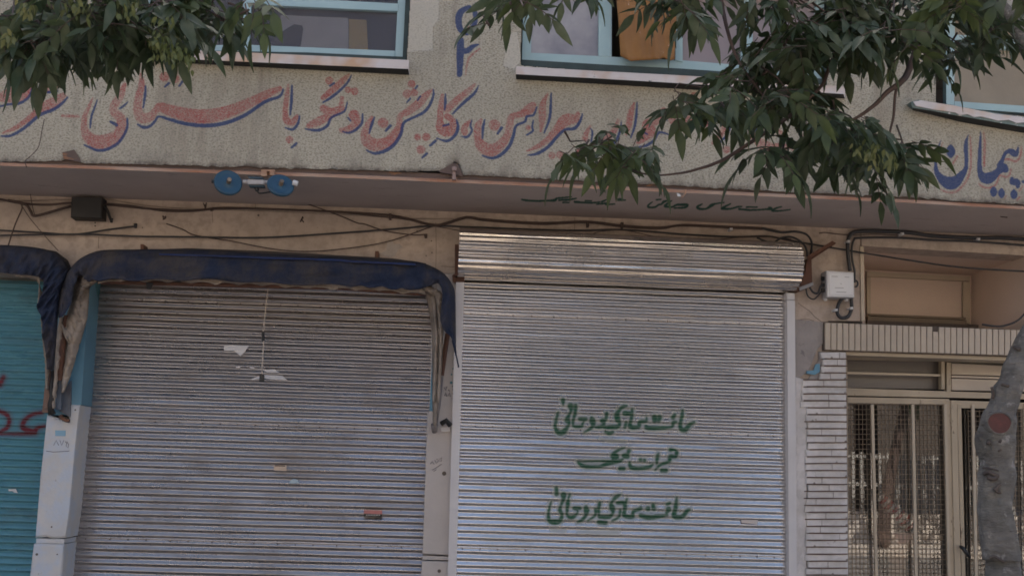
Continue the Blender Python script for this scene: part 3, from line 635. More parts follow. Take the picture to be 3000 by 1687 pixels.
def sill(top, bot, blk, mat, name='sill', parent=None, proud=.09):
    mb = MB(); T = [WU(x, y, -proud) for x, y in top]; B = [WU(x, y, -proud) for x, y in bot]; K = [WU(x, y, -.005) for x, y in blk]
    n = len(T); Tb = [p+np.array([0, proud+.1, .012]) for p in T]
    mb.grid(np.array([T, B])[:, ::-1], 0); mb.grid(np.array([B, K])[:, ::-1], 1); mb.grid(np.array([Tb, T])[:, ::-1], 0)
    for e in (0, -1): quadw(mb, [T[e], B[e], K[e], Tb[e]], 0)
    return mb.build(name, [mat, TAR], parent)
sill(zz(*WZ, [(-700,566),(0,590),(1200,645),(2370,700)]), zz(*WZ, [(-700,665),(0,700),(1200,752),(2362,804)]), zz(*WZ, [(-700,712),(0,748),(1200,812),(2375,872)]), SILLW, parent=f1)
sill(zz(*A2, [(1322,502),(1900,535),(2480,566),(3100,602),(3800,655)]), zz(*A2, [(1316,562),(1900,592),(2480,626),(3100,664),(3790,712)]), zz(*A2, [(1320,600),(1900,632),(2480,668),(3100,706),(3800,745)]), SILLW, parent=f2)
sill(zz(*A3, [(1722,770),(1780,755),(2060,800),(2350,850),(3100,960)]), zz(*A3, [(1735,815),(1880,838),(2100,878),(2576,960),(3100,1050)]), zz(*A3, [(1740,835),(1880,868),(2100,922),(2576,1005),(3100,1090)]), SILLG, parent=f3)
w3 = MB(); w3.slab(zz(*A3, [(1740,768),(1800,760),(2060,800),(2350,858),(2576,885),(3000,950),(3000,985),(2576,925),(2520,930),(2460,905),(2380,912),(2330,898),(2250,880),(2200,885),(2150,862),(2090,870),(2060,850),(1900,828),(1760,800)]), 0, .006, fn=lambda x, y: WU(x, y, -.10))
w3.build('sill_peeling_paint', SILLW, f3)
# things seen in the windows
def flat(name, label, cat, pts, fn, mat, th=.003, group=None):
    mb = MB(); mb.slab(pts, 0, th, fn=fn); o = mb.build(name, mat); return tag(o, label, cat, group)
flat('paper_sheet', 'pale grey sheet leaning behind the dusty glass of the left upper window', 'sheet', zz(*WZ, [(880,178),(1665,212),(1665,575),(1115,548),(880,540)]), lambda x, y: WU(x, y, .17), PAPERG)
flat('cardboard', 'ochre cardboard strip standing beside the grey sheet behind the left upper window', 'cardboard', zz(*WZ, [(1672,225),(1880,235),(1895,580),(1672,575)]), lambda x, y: WU(x, y, .19), OCHRE)
flat('cloth_bag', 'dark grey slumped bag silhouette behind the left upper window glass', 'bag', zz(*WZ, [(735,440),(770,400),(870,390),(960,330),(1040,285),(1130,300),(1140,340),(1110,540),(800,530),(745,500)]), lambda x, y: WU(x, y, .155), surf('dark_bag', (.10, .098, .10), (.08, .078, .08), 6, .9), th=.006)
# orange curtain blown out of the opened sash
oc = MB(); rowsn, coln = 26, 40
Lx = [(0, 2070), (.5, 2090), (1, 2105)]; Rx = [(0, 2535), (.5, 2530), (1, 2515)]
OG = np.zeros((rowsn, coln, 3))
for i in range(rowsn):
    t = i/(rowsn-1)
    for j in range(coln):
        s = j/(coln-1); xx = np.interp(t, [0, .5, 1], [2062, 2088, 2106])*(1-s)+np.interp(t, [0, .5, 1], [2540, 2532, 2516])*s
        yb = np.interp(s, [0, .08, .2, .45, .66, .74, .8, .9, 1], [426, 444, 463, 455, 450, 446, 436, 462, 446]); yy = -180+(yb+180)*t
        P = zz(*A2, [(xx, yy)])[0]; off = .03+.014*math.sin(s*13+t*2)+.012*math.sin(s*23-t*5)*t+.012*math.sin(s*5-t*4)
        OG[i, j] = WU(P[0], P[1], off-.03)
oc.grid(OG[:, ::-1]); oco = oc.build('curtain', ORANGE, smooth=True)
md = oco.modifiers.new('s', 'SOLIDIFY'); md.thickness = .004
tag(oco, 'orange patterned curtain hanging out over the pale blue window frame', 'curtain')

# ------------------------------------------------------------------ roller shutters
def shutter(name, label, parent, TL, TR, BL, BR, Y, period, mat, strokes=None, smear=None, seams=(), fineU=None, amp=.0078, seed=1, rise=.58):
    rg = np.random.default_rng(seed)
    tl, tr, bl, br = (W(*p, Y) for p in (TL, TR, BL, BR))
    def ext(a, b): # carry on down to the pavement
        t = (a[2]-.03)/(a[2]-b[2]); return a+(b-a)*t
    bl, br = ext(tl, bl), ext(tr, br)
    H = tl[2]-bl[2]; n = int(round(H/period)); per = 16
    tv = np.linspace(0, 1, n*per+1)
    Wd = tr[0]-tl[0]
    if fineU: su = np.unique(np.concatenate([np.linspace(0, 1, 40), np.arange(fineU[0], fineU[1], .007/Wd)]))
    else: su = np.linspace(0, 1, 60)
    L = tl+(bl-tl)*tv[:, None]; Rr = tr+(br-tr)*tv[:, None]
    Gd = L[:, None]*(1-su)[None, :, None]+Rr[:, None]*su[None, :, None]
    ph = tv*n*2*math.pi; slat = np.floor(tv*n).astype(int)
    fq = (tv*n) % 1.0; prof = np.where(fq < rise, -1+2*fq/rise, 1-2*(fq-rise)/(1-rise)); prof = np.clip(prof*1.2, -1, 1)
    seamrow = {}
    zmid = (Gd[:, len(su)//2, 2])
    vS = proj_rows = np.array([proj(p)[1] for p in Gd[:, len(su)//2]])
    jit = rg.normal(0, .0004, n+1)
    wob = np.zeros((n+1, len(su)))
    for k in range(n+1):
        c = rg.normal(0, 1, 9); wob[k] = np.interp(su, np.linspace(0, 1, 9), c)*.0006
    a_slat = amp*(1+rg.normal(0, .05, n+1))
    pk = tv*n; yoff = prof*np.interp(pk, np.arange(n+1), a_slat)+np.interp(pk, np.arange(n+1), jit)
    k0 = np.minimum(np.floor(pk).astype(int), n-1); fr_ = (pk-k0)[:, None]; wobs = wob[k0]*(1-fr_)+wob[k0+1]*fr_
    sm = np.zeros(len(tv), bool)
    rivs = []
    for sy in seams:
        kk = int(np.argmin(np.abs(vS-sy))); s0 = (kk//per)*per; sl = slice(s0, s0+per)
        yoff[sl] = np.where(np.arange(per) < 3, .1*amp, yoff[sl]); rivs.append(s0+int(per*.25))
    big = .006*np.sin(tv*9.0+seed); dent = np.zeros((len(tv), len(su)))
    for _ in range(14):
        cu, cv, ru, rv_ = rg.uniform(0, 1), rg.uniform(0, 1), rg.uniform(.02, .08), rg.uniform(.015, .05)
        dent -= rg.uniform(.001, .004)*np.exp(-((su[None]-cu)/ru)**2-((tv[:, None]-cv)/rv_)**2)
    Gd[:, :, 1] -= (yoff+big)[:, None]+wobs+dent
    Gd[:, :, 2] += wobs*2.5
    pass
    mb = MB(); a, b = Gd.shape[:2]
    mb.v = [Gd.reshape(-1, 3)]; I, J = np.meshgrid(np.arange(a-1), np.arange(b-1), indexing='ij'); I = I.ravel(); J = J.ravel()
    mb.f = np.stack([I*b+J, (I+1)*b+J, (I+1)*b+J+1, I*b+J+1], 1).tolist(); mb.mi = [0]*len(mb.f); mb.n = a*b
    pr = np.zeros(a*b)
    if strokes or smear:
        v = Gd.reshape(-1, 3)-CAM; z = v@fw; u_, v_ = 1500+F*(v@rt)/z, 843.5-F*(v@up)/z
        if strokes:
            d = sdf(u_, v_, strokes, 16); pr = np.maximum(np.clip(.5-(d-1.2)/3.0, 0, 1), .55*np.clip(1-(d)/14, 0, 1)**1.5)
            ridge = np.repeat((np.abs(prof) > .97).astype(float)[:, None], len(su), 1).ravel(); pr *= 1-.34*ridge*rg.uniform(.5, 1, pr.shape)
        if smear:
            d = sdf(u_, v_, smear, 24); pr = np.maximum(pr, .5*np.clip(.6-d/16, 0, 1))
    for r0 in rivs:
        s = rg.uniform(.01, .04)
        while s < .99:
            j = int(np.argmin(np.abs(su-s))); c = Gd[min(r0, a-1), j]+np.array([0, -.004, rg.normal(0, .002)])
            mb.box(c-.0042, c+.0042, 1); s += rg.uniform(.045, .075)
    pr = np.concatenate([pr, np.zeros(mb.n-a*b)])
    o = mb.build(name, [mat, surf('seam_rivet', (.10, .07, .06), None, 5, .6)], parent, smooth=True, label=label, attrs={'paint': pr})
    return o
s0 = shutter('roller_shutter', 'blue painted roller shutter with red graffiti', bld, (-110, 815), (175, 826), (-330, 1687), (140, 1687), .24, .0545, BLUESH, strokes=REDG, fineU=(.2, 1.0), seed=3, amp=.0125, rise=.68)
s1 = shutter('roller_shutter', 'weathered grey roller shutter with paper scraps', bld, (285, 812), (1275, 848), (205, 1687), (1240, 1720), .27, .0555, GALV_OLD, seams=(893, 1245, 1600), seed=5, amp=.0070)
s2 = shutter('roller_shutter', 'bright galvanised roller shutter with green sprayed writing', bld, (1358, 800), (2312, 838), (1326, 1690), (2318, 1700), .02, .0535, GALV,
             strokes=GREEN, smear=SMEAR, seams=(945, 1268, 1617), fineU=(.2, .80), seed=8)
# guides
g = MB(); g.slab([(1336, 826), (1360, 826), (1331, 1900), (1306, 1900)], -.05, .09, bev=.004); g.build('guide_rail', GUIDEW, s2)
g = MB(); g.slab([(2306, 878), (2329, 880), (2336, 1900), (2313, 1900)], -.05, .09, bev=.004); g.build('guide_rail', GUIDEW, s2)
g = MB(); g.slab([(2304, 857), (2328, 858), (2329, 878), (2306, 877)], -.056, .09, bev=.004); g.build('guide_cap', GUIDEW, s2)
g = MB(); g.slab([(1336, 806), (1361, 808), (1361, 826), (1336, 825)], -.056, .09, bev=.004); g.build('guide_cap', RUST, s2)
# rolled-up casing of the bright shutter
rc = MB()
zt0 = W(1350, 684, 0)[2]; zb0 = W(1350, 808, 0)[2]
n = 12; per = 14; tv = np.linspace(0, 1, n*per+1)
TLr = [(1345, 680), (2325, 722)]; 
def rollpt(s, t):
    A = W(1346, 676, -.02); Bp = W(2322, 718, -.02); base = A*(1-s)+Bp*s
    Hh = .395; th = -math.pi*.5+math.pi*1.0*t              # half turn from top to bottom
    r = Hh/2; rad = .30
    kk = .0085*math.sin(t*n*2*math.pi)*(1.0)+.002*math.sin(s*17+t*31)
    return base+np.array([0, -(rad+kk)*math.cos(th)**.8 if math.cos(th) > 0 else 0, -r-(r+kk)*math.sin(th)])
RG = np.array([[rollpt(s, t) for s in np.linspace(0, 1, 50)] for t in tv])
rc.grid(RG[:, ::-1][:, ::-1]); 
GALVR = sheet_mat('casing_sheet', (.66, .60, .55), (.50, .45, .41), .95, .15, gr=.5)
ro = rc.build('rolled_casing', GALVR, s2, smooth=True, attrs={'paint': np.zeros(rc.n)})
for e, s in ((0, 0.003), (1, .997)):
    ec = MB()
    pts = [rollpt(s, t)*1.0 for t in np.linspace(0, 1, 25)]; c = np.mean(pts, 0)
    pts = [c+(p-c)*.93 for p in pts]; ec.add(np.array(pts), [tuple(range(25)) if e else tuple(range(24, -1, -1))])
    ec.build('casing_end', RUST, s2)
br_ = MB(); br_.slab(zz(2000, 560, 2.576, [(940,510),(972,505),(978,690),(985,715),(880,755),(810,745),(830,710),(890,700),(925,600)]), -.10, .10); br_.build('casing_bracket', RUST, s2)
br_ = MB(); br_.slab(zz(2000, 560, 2.576, [(880,725),(985,685),(985,712),(885,752)]), -.115, .01); br_.build('bracket_foot', surf('grey_steel', (.25, .24, .25), None, 4, .5), s2)
br_ = MB(); br_.slab([(1333, 716), (1344, 716), (1343, 805), (1333, 808)], -.13, .13); br_.slab([(1325, 806), (1336, 800), (1336, 830), (1326, 822)], -.05, .05); br_.build('casing_bracket', RUST, s2)
an = MB(); P0, P1 = zz(2000, 560, 2.576, [(940, 512)])[0], zz(2000, 560, 2.576, [(1150, 385)])[0]
an.slab([(P0[0], P0[1]-8), (P1[0]-8, P1[1]-4), (P1[0]+4, P1[1]+3), (P0[0]+2, P0[1]+4)], -.14, .008); an.slab([(P0[0], P0[1]+3), (P1[0], P1[1]+3), (P1[0], P1[1]+6), (P0[0], P0[1]+10)], -.14, .10)
tag(an.build('angle_iron', RUST), 'rusty angle iron sticking out above the right end of the shutter casing', 'bracket')

# ------------------------------------------------------------------ entrance door on the right
D0 = (2000, 1120, 2.556); YD = .25
dz = lambda L: zz(*D0, L)
door = MB()
door.slab([(2478, 1036), (3160, 1056), (3160, 1066), (2478, 1052)], YD, .06, bev=.003)          # head
door.slab([(2478, 1136), (3160, 1158), (3160, 1172), (2478, 1158)], YD-.01, .06, bev=.003)       # transom
door.slab([(2478, 1162), (2782, 1168), (2782, 1184), (2478, 1180)], YD, .06, bev=.003)
door.slab([(2786, 1172), (3160, 1184), (3160, 1200), (2790, 1194)], YD, .06, bev=.003)
door.slab([(2476, 1050), (2482, 1050), (2490, 1940), (2478, 1940)], YD, .06, bev=.003)
door.slab([(2758, 1058), (2768, 1058), (2768, 1140), (2758, 1140)], YD-.004, .06, bev=.003)
door.slab([(2774, 1060), (2786, 1060), (2786, 1150), (2774, 1150)], YD-.012, .06, bev=.003)
door.slab([(2772, 1172), (2785, 1172), (2801, 1940), (2786, 1940)], YD-.006, .06, bev=.003)
door.slab([(2786, 1172), (2803, 1172), (2822, 1940), (2803, 1940)], YD-.018, .06, bev=.004)
door.slab([(2804, 1180), (2816, 1182), (2835, 1940), (2824, 1940)], YD-.002, .06, bev=.003)
do = door.build('door_frame', WOODCREAM, bld)
tp = MB()
tp.slab([(2788, 1064), (3160, 1082), (3160, 1108), (2788, 1096)], YD+.012, .03); tp.slab([(2788, 1099), (3160, 1111), (3160, 1118), (2788, 1105)], YD+.004, .03)
tp.slab([(2788, 1108), (3160, 1121), (3160, 1150), (2788, 1142)], YD+.014, .03); tp.build('transom_boards', PANEL, do)
tb = MB(); tb.slab([(2482, 1089), (2758, 1096), (2758, 1102), (2482, 1095)], YD+.01, .02); tb.build('transom_bar', CREAM, do)
tg = MB(); tg.slab([(2480, 1048), (2762, 1056), (2762, 1140), (2480, 1135)], YD+.10, .006); tg.build('transom_pane', surf('brown_dusty_pane', (.145, .12, .105), (.11, .095, .085), 2, .35, .1), do)
gp = MB(); gp.slab([(2478, 1178), (2785, 1184), (2800, 1940), (2480, 1940)], YD+.05, .006); gp.build('door_pane', DOORGLASS, do)
gp = MB(); gp.slab([(2825, 1192), (3160, 1204), (3160, 1940), (2840, 1940)], YD+.05, .006); gp.build('door_pane', DOORGLASS, do)
def grille(x0t, x1t, x0b, x1b, y0, y1, name):
    mb = MB(); n = int(round((x1t-x0t)/11.2))
    for i in range(n+1):
        s = i/n; a = W(x0t+(x1t-x0t)*s, y0, YD+.006); b = W(x0b+(x1b-x0b)*s, y1, YD+.006)
        mid = (a+b)/2+np.array([random.uniform(-.003, .003), 0, 0]); mb.tube([a, mid, b], .0027, 5, caps=False)
    y = y0+4
    while y < y1:
        t = (y-y0)/(y1-y0); xa = x0t+(x0b-x0t)*t; xb = x1t+(x1b-x1t)*t; w = random.uniform(-1, 1)
        mb.tube([W(xa, y, YD+.001), W((xa+xb)/2, y+w, YD+.001), W(xb, y+(xb-xa)*.006+w*.5, YD+.001)], .0029, 5, caps=False); y += 14.6
    return mb.build(name, surf('rusty_cream_wire', (.25, .185, .125), (.14, .10, .07), 20, .7, 0), do)
grille(2482, 2772, 2486, 2788, 1180, 1800, 'wire_grille'); grille(2836, 3150, 2846, 3160, 1200, 1800, 'wire_grille')
for (xt, xb, w) in ((2552, 2571, 8), (2671, 2686, 8), (2766, 2783, 8), (2847, 2862, 8), (3000, 3012, 8)):
    mb = MB(); mb.slab([(xt, 1184), (xt+w, 1184), (xb+w, 1940), (xb, 1940)], YD-.014, .02, bev=.002); mb.build('grille_bar', CREAM, do)
hd = MB(); hd.tube([W(2815, 1600, .17), W(2822, 1606, .14), W(2832, 1620, .13), W(2840, 1630, .16)], [.014, .018, .018, .013], 8)
hd.tube([W(2815, 1600, .17), W(2815, 1601, .25)], .012, 8); hd.build('door_handle', BLACK, do, smooth=True)
# shop interior
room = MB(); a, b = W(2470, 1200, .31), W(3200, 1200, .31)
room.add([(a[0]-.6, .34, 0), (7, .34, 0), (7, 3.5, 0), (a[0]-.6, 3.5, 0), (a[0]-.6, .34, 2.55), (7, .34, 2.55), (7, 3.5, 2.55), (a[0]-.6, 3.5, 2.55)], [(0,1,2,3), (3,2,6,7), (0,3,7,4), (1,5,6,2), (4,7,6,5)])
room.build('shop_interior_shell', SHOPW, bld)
# things behind the glass
def ribbonish(pts, Y, rad, mat, name, label, cat, seg=14, flat=1.0):
    mb = MB(); mb.tube(smoothpath([W(p[0], p[1], Y) for p in pts], 5), rad, seg)
    return tag(mb.build(name, mat, smooth=True), label, cat)
mb = MB(); C0, C1 = W(2575, 1452, .42), W(2668, 1540, .42); nst = 12
for i in range(nst):
    A, Bq = C0+(C1-C0)*i/nst, C0+(C1-C0)*(i+1)/nst; r0, r1 = .040+.022*i/nst, .040+.022*(i+1)/nst
    mb.tube([A, A+(Bq-A)*.5, Bq], [r0, (r0+r1)/2+.006, r1], 16, mi=i % 2, caps=True)
tag(mb.build('striped_roll', [PAPER, surf('red_stripe_cloth', (.42, .035, .03), None, 8, .7)], smooth=True), 'red and white striped roll slanting above the beige stand behind the door glass', 'cloth roll')
mb = MB(); prof = [(1558, 52, .0), (1562, 51, 0), (1590, 44, 0), (1622, 30, 0), (1650, 24, 0), (1700, 23, 0), (1780, 24, 0), (1900, 34, 0)]
pts = [W(2626+(p[0]-1558)*.02, p[0], .43) for p in prof]; mb.tube(pts, [p[1]/F*9.6 for p in prof], 24)
tag(mb.build('display_stand', surf('beige_stand', (.60, .43, .34), (.5, .36, .28), 3, .6), smooth=True), 'beige flared display stand under the striped roll behind the door glass', 'stand')
for k, (xa, ya, xb, yb, r, lb) in enumerate([(2492, 1500, 2585, 1800, .10, 'thick roll of grey plastic sheet leaning in the corner behind the door glass'), (2478, 1530, 2520, 1800, .07, 'thinner grey plastic roll next to the brick pier behind the door glass')]):
    mb = MB(); P0 = W(xa, ya, .44-.04*k); P1 = W(xb, yb, .44-.04*k); rr = []
    pp = [P0+(P1-P0)*t for t in np.linspace(0, 1, 12)]
    mb.tube(pp, [r*(1+.06*math.sin(i*2.1)) for i in range(12)], 14)
    tag(mb.build('plastic_roll', surf('grey_plastic_wrap', (.50, .50, .55), (.2, .2, .24), 22, .3, .5, 14, .03, stretch=(1, 1, .15)), smooth=True), lb, 'plastic roll')
mb = MB(); mb.slab(dz([(1765,1142),(1945,1145),(1945,1178),(1765,1175)]), .7, .35); tag(mb.build('shelf_board', CREAM), 'short cream shelf board right of the display stand behind the glass', 'shelf')
mb = MB(); mb.slab(dz([(1760,1228),(1930,1232),(1895,1262),(1840,1338),(1800,1345),(1765,1300)]), .74, .03); tag(mb.build('paper_bag', PAPER), 'crumpled white paper hanging under the cream shelf behind the glass', 'paper')
mb = MB(); mb.slab(dz([(2480,960),(2700,960),(2700,1700),(2490,1700)]), .8, .5, bev=.02); mb.slab(dz([(1500,1170),(1960,1185),(1960,1800),(1500,1800)]), 1.0, .5, bev=.02)
tag(mb.build('crates', surf('dark_blue_crate', (.05, .055, .075), (.03, .03, .04), 3, .7)), 'dark stacked boxes on the floor inside the entrance', 'box', kind='stuff')

# ------------------------------------------------------------------ folded awnings
K4 = (0, 560, 2.576); K5 = (1000, 560, 2.576); KB = (0, 700, 2.414); KC = (1200, 640, 2.197)
def resample(P, n):
    P = np.array(P, float); d = np.r_[0, np.cumsum(np.hypot(*np.diff(P, axis=0).T))]; t = np.linspace(0, d[-1], n)
    return np.stack([np.interp(t, d, P[:, i]) for i in range(2)], 1)
def ribbon(outer, inner, n, m, yfun, wr, seed, pairs=False, scal=None):
    rg = np.random.default_rng(seed)
    if pairs:
        d = np.linspace(0, 1, len(outer)); t = np.linspace(0, 1, n)
        so_ = np.array([q for q in smoothpath([np.array(p, float) for p in outer], 8)]); si_ = np.array([q for q in smoothpath([np.array(p, float) for p in inner], 8)])
        tt = np.linspace(0, 1, len(so_)); O = np.stack([np.interp(t, tt, so_[:, i]) for i in range(2)], 1); I = np.stack([np.interp(t, tt, si_[:, i]) for i in range(2)], 1)
    else: O, I = resample(outer, n), resample(inner, n)
    G = np.zeros((n, m, 3)); ph = rg.uniform(0, 6, 6)
    for i in range(n):
        for j in range(m):
            cr = 0.0; s = j/(m-1); u = i/(n-1); p = O[i]*(1-s)+I[i]*s
            if scal: p = p+np.array([0, scal(u)*s**3])
            cr = .35*wr*abs(math.sin(u*37+s*9+ph[4]))**3*math.sin(u*5+ph[5])
            w = wr*(math.sin(u*23+s*4+ph[0])+.8*math.sin(u*57-s*5+ph[1])+.6*math.sin(u*9+s*7+ph[2])+.5*math.sin(u*121+s*6+ph[3]))*.5*(.3+s)
            G[i, j] = W(p[0], p[1], yfun(s, u)+w-abs(cr))
    return G
def cloth(name, Gd, mat, parent, label=None, th=.006):
    mb = MB(); mb.grid(Gd); o = mb.build(name, mat, parent, smooth=True, label=label)
    md = o.modifiers.new('s', 'SOLIDIFY'); md.thickness = th; return o
aw = thing('awning', 'folded navy canvas awning over the weathered grey shutter, cream lining hanging at both ends', 'awning', W(760, 1300, -.1))
outer = zz(*K4, [(440,955),(445,800),(470,700),(520,600),(590,520),(680,470),(780,445),(1000,440),(1500,440),(2000,470),(2576,497)])+zz(*K5, [(200,505),(400,520),(540,528),(640,550),(760,610),(830,690),(858,780),(864,1000),(868,1200),(888,1330)])
inner = zz(*K4, [(470,945),(540,830),(556,740),(585,650),(620,640),(660,675),(740,668),(1050,668),(1500,668),(2000,690),(2576,712)])+zz(*K5, [(200,718),(400,735),(560,745),(665,715),(735,700),(768,790),(745,960),(780,1050),(835,1120),(884,1325)])
sc_ = lambda u: 3.0*math.sin(u*150)*(1 if .2 < u < .62 else .2)
cloth('canvas', ribbon(outer, inner, 300, 14, lambda s, u: -.22-.07*math.sin(min(1, s*3)*math.pi*.5)-.035*s, .034, 4, pairs=True, scal=sc_), CANVAS, aw)
tb_ = zz(*K4, [(780,452),(1500,455),(2000,480),(2576,505)])+zz(*K5, [(400,528),(640,560)]); ta_ = zz(*K4, [(700,462),(1420,430),(2000,452),(2576,484)])+zz(*K5, [(400,508),(640,545)])
cloth('canvas_fold', ribbon(ta_, tb_, 90, 5, lambda s, u: -.17-.04*s, .008, 7), surf('dusty_brown_canvas', (.085, .068, .06), (.05, .045, .045), 3, .9), aw)
tb_ = zz(*K4, [(1200,478),(1600,488),(2000,505),(2576,524)])+zz(*K5, [(60,532),(560,552)]); ta_ = zz(*K4, [(1200,470),(1600,478),(2000,494),(2576,512)])+zz(*K5, [(60,520),(560,545)])
cloth('canvas_fold', ribbon(ta_, tb_, 70, 4, lambda s, u: -.30-.02*s, .004, 8), surf('bright_blue_canvas', (.02, .045, .16), (.03, .04, .10), 3, .85), aw)
lt = zz(*K4, [(735,650),(1050,645),(1500,655),(2000,675),(2576,700)])+zz(*K5, [(200,705),(400,722),(620,735)]); lb_ = zz(*K4, [(735,690),(900,672),(1500,690),(2000,708),(2576,738)])+zz(*K5, [(300,745),(500,770),(640,778)])
cloth('lining', ribbon(lt, lb_, 200, 5, lambda s, u: -.27+.02*s, .02, 9, scal=lambda u: 4-6*abs(math.sin(u*44))), LINING, aw)
def sheetpoly(name, outer, inner, Yc, bulge, mat, parent, n=60, m=9, wr=.02, seed=1):
    return cloth(name, ribbon(outer, inner, n, m, lambda s, u: Yc-bulge*math.sin(s*math.pi), wr, seed), mat, parent)
# cream lining hanging down at the left end
sheetpoly('lining', zz(*KB, [(548,250),(500,330),(520,400),(450,620),(415,560)]), zz(*KB, [(690,300),(640,330),(600,400),(560,640),(500,800)]), -.14, .06, LINING, aw, seed=3)
sheetpoly('lining', zz(*KB, [(560,330),(500,560),(455,860),(440,1000),(440,1085)]), zz(*KB, [(632,330),(615,560),(545,800),(490,980),(446,1085)]), -.11, .07, LINING, aw, wr=.03, seed=5)
sheetpoly('lining', zz(*KB, [(425,560),(400,700),(390,900),(370,1100),(365,1190)]), zz(*KB, [(450,545),(437,720),(420,900),(398,1080),(385,1200)]), -.13, .03, LINING, aw, seed=6)
sheetpoly('lining', zz(*KB, [(570,270),(575,310),(560,350),(555,420)]), zz(*KB, [(700,290),(650,320),(600,350),(575,390)]), -.24, .03, LINING, aw, n=30, wr=.03, seed=15)
# right end
sheetpoly('lining', zz(*KC, [(100,455),(105,500),(125,560),(145,700),(150,900),(150,1150),(155,1330)]), zz(*KC, [(190,470),(205,520),(205,640),(215,720),(200,900),(180,1150),(170,1330)]), -.11, .06, LINING, aw, wr=.025, seed=11)
sheetpoly('lining', zz(*KC, [(60,452),(110,470),(140,480),(165,500),(180,560)]), zz(*KC, [(130,440),(170,455),(195,470),(222,510),(205,580)]), -.22, .03, LINING, aw, n=30, seed=12)
for kx, sd_ in ((-14, 31), (16, 32)):
    sheetpoly('lining', zz(*KC, [(150+kx,500),(168+kx,640),(178+kx,760),(172+kx,950),(165+kx,1180)]), zz(*KC, [(176+kx,495),(190+kx,640),(196+kx,760),(188+kx,950),(172+kx,1180)]), -.175, .03, LINING, aw, wr=.012, seed=sd_)
arm = MB(); arm.tube([W(*zz(*KC, [(245,740)])[0], -.12), W(*zz(*KC, [(205,1010)])[0], -.12)], .020, 8); arm.build('folded_arm', RUST, aw)
arm = MB(); arm.tube([W(*zz(*KC, [(205,1005)])[0], -.12), W(*zz(*KC, [(185,1200)])[0], -.11), W(*zz(*KC, [(160,1345)])[0], -.09)], .019, 8)
arm.tube([W(*zz(*KC, [(160,1325)])[0], -.09), W(*zz(*KC, [(160,1372)])[0], -.05)], [.03, .022], 8); arm.build('folded_arm', surf('grey_tube_paint', (.22, .20, .20), (.13, .11, .11), 5, .5), aw, smooth=True)
arm = MB(); arm.tube([W(*zz(*KB, [(475,540)])[0], -.15), W(*zz(*KB, [(440,780)])[0], -.15), W(*zz(*KB, [(425,1000)])[0], -.13)], .024, 8); arm.build('folded_arm', RUST, aw)
arm = MB(); arm.slab(zz(*KB, [(405,985),(435,985),(430,1205),(392,1205)]), -.10, .03); arm.slab(zz(*KB, [(440,1085),(500,1000),(497,1260),(420,1215)]), -.035, .03)
arm.build('folded_arm', surf('worn_blue_steel', (.12, .16, .22), (.10, .085, .085), 6, .6), aw)
fm = MB()
for p, q in (((1060,400),(1082,440)), ): fm.slab(zz(*K4, [(p[0],p[1]),(q[0],p[1]),(q[0],q[1]),(p[0],q[1])]), -.13, .13)
fm.slab(zz(*K5, [(255,452),(282,452),(280,500),(252,500)]), -.13, .13)
fm.tube([W(*zz(*K4, [(760,684)])[0], -.18), W(*zz(*K4, [(2576,728)])[0], -.18), W(*zz(*K5, [(640,775)])[0], -.18)], .02, 8); fm.build('awning_bar', RUST, aw)
mt = MB(); mt.tube([W(*zz(*K4, [(1130,690)])[0], -.28), W(*zz(*K4, [(1122,740)])[0], -.27)], [.03, .015], 8); mt.build('awning_hook', BLACKB, aw); mt = MB(); mt.tube([W(*zz(*K4, [(1300,668)])[0], -.24), W(*zz(*K4, [(1370,672)])[0], -.24)], .018, 8); mt.build('awning_hook', BLACKB, aw)
bk_ = MB(); bk_.tube([W(*zz(*KC, [(205,1320)])[0], -.06), W(*zz(*KC, [(235,1300)])[0], -.08), W(*zz(*KC, [(262,1330)])[0], -.06)], .022, 8); bk_.slab(zz(*KC, [(200,1345),(258,1340),(262,1368),(230,1372),(205,1368)]), -.02, .03, 1)
bk_.build('wall_bracket', [BLACKB, GUIDEW], aw)
# awning of the blue shop
aw2 = thing('awning', 'folded navy canvas awning over the blue shutter, cut by the left edge of the picture', 'awning', W(20, 1200, -.1))
outer = zz(*KB, [(-200,38),(0,42),(180,52),(300,70),(400,110),(460,165),(480,240),(440,330),(420,450),(400,700),(380,930)])
inner = zz(*KB, [(-200,232),(0,238),(120,250),(240,262),(300,290),(305,360),(262,480),(295,560),(300,680),(325,820),(330,915)])
cloth('canvas', ribbon(outer, inner, 200, 14, lambda s, u: -.20-.08*math.sin(min(1, s*3)*math.pi*.5)-.035*s, .036, 24, pairs=True), CANVAS, aw2)
cloth('lining', ribbon(zz(*KB, [(-200,225),(0,232),(120,243),(230,252),(280,270),(270,400),(262,470)]), zz(*KB, [(-200,250),(0,252),(120,268),(230,285),(262,292),(298,380),(300,460)]), 80, 5, lambda s, u: -.26+.04*s, .012, 25), LINING, aw2)
cloth('canvas_fold', ribbon(zz(*KB, [(300,68),(400,90),(480,150),(502,200),(470,300)]), zz(*KB, [(300,78),(390,120),(450,180),(465,230),(440,320)]), 50, 7, lambda s, u: -.08-.05*s, .012, 26), surf('dark_brown_canvas', (.045, .036, .034), (.03, .027, .027), 3, .9), aw2)
sheetpoly('lining', zz(*KB, [(290,560),(303,700),(318,850),(325,960),(325,1060)]), zz(*KB, [(300,560),(320,720),(335,860),(345,960),(335,1060)]), -.16, .01, LINING, aw2, seed=27)
arm = MB(); arm.slab(zz(*KB, [(330,912),(372,940),(352,1200),(300,1205)]), -.13, .05); arm.slab(zz(*KB, [(295,1205),(352,1208),(355,1228),(300,1226)]), -.14, .05); arm.build('folded_arm', surf('rusty_cream_steel', (.24, .15, .11), (.13, .075, .055), 5, .7, stretch=(2, 1, .3)), aw2)
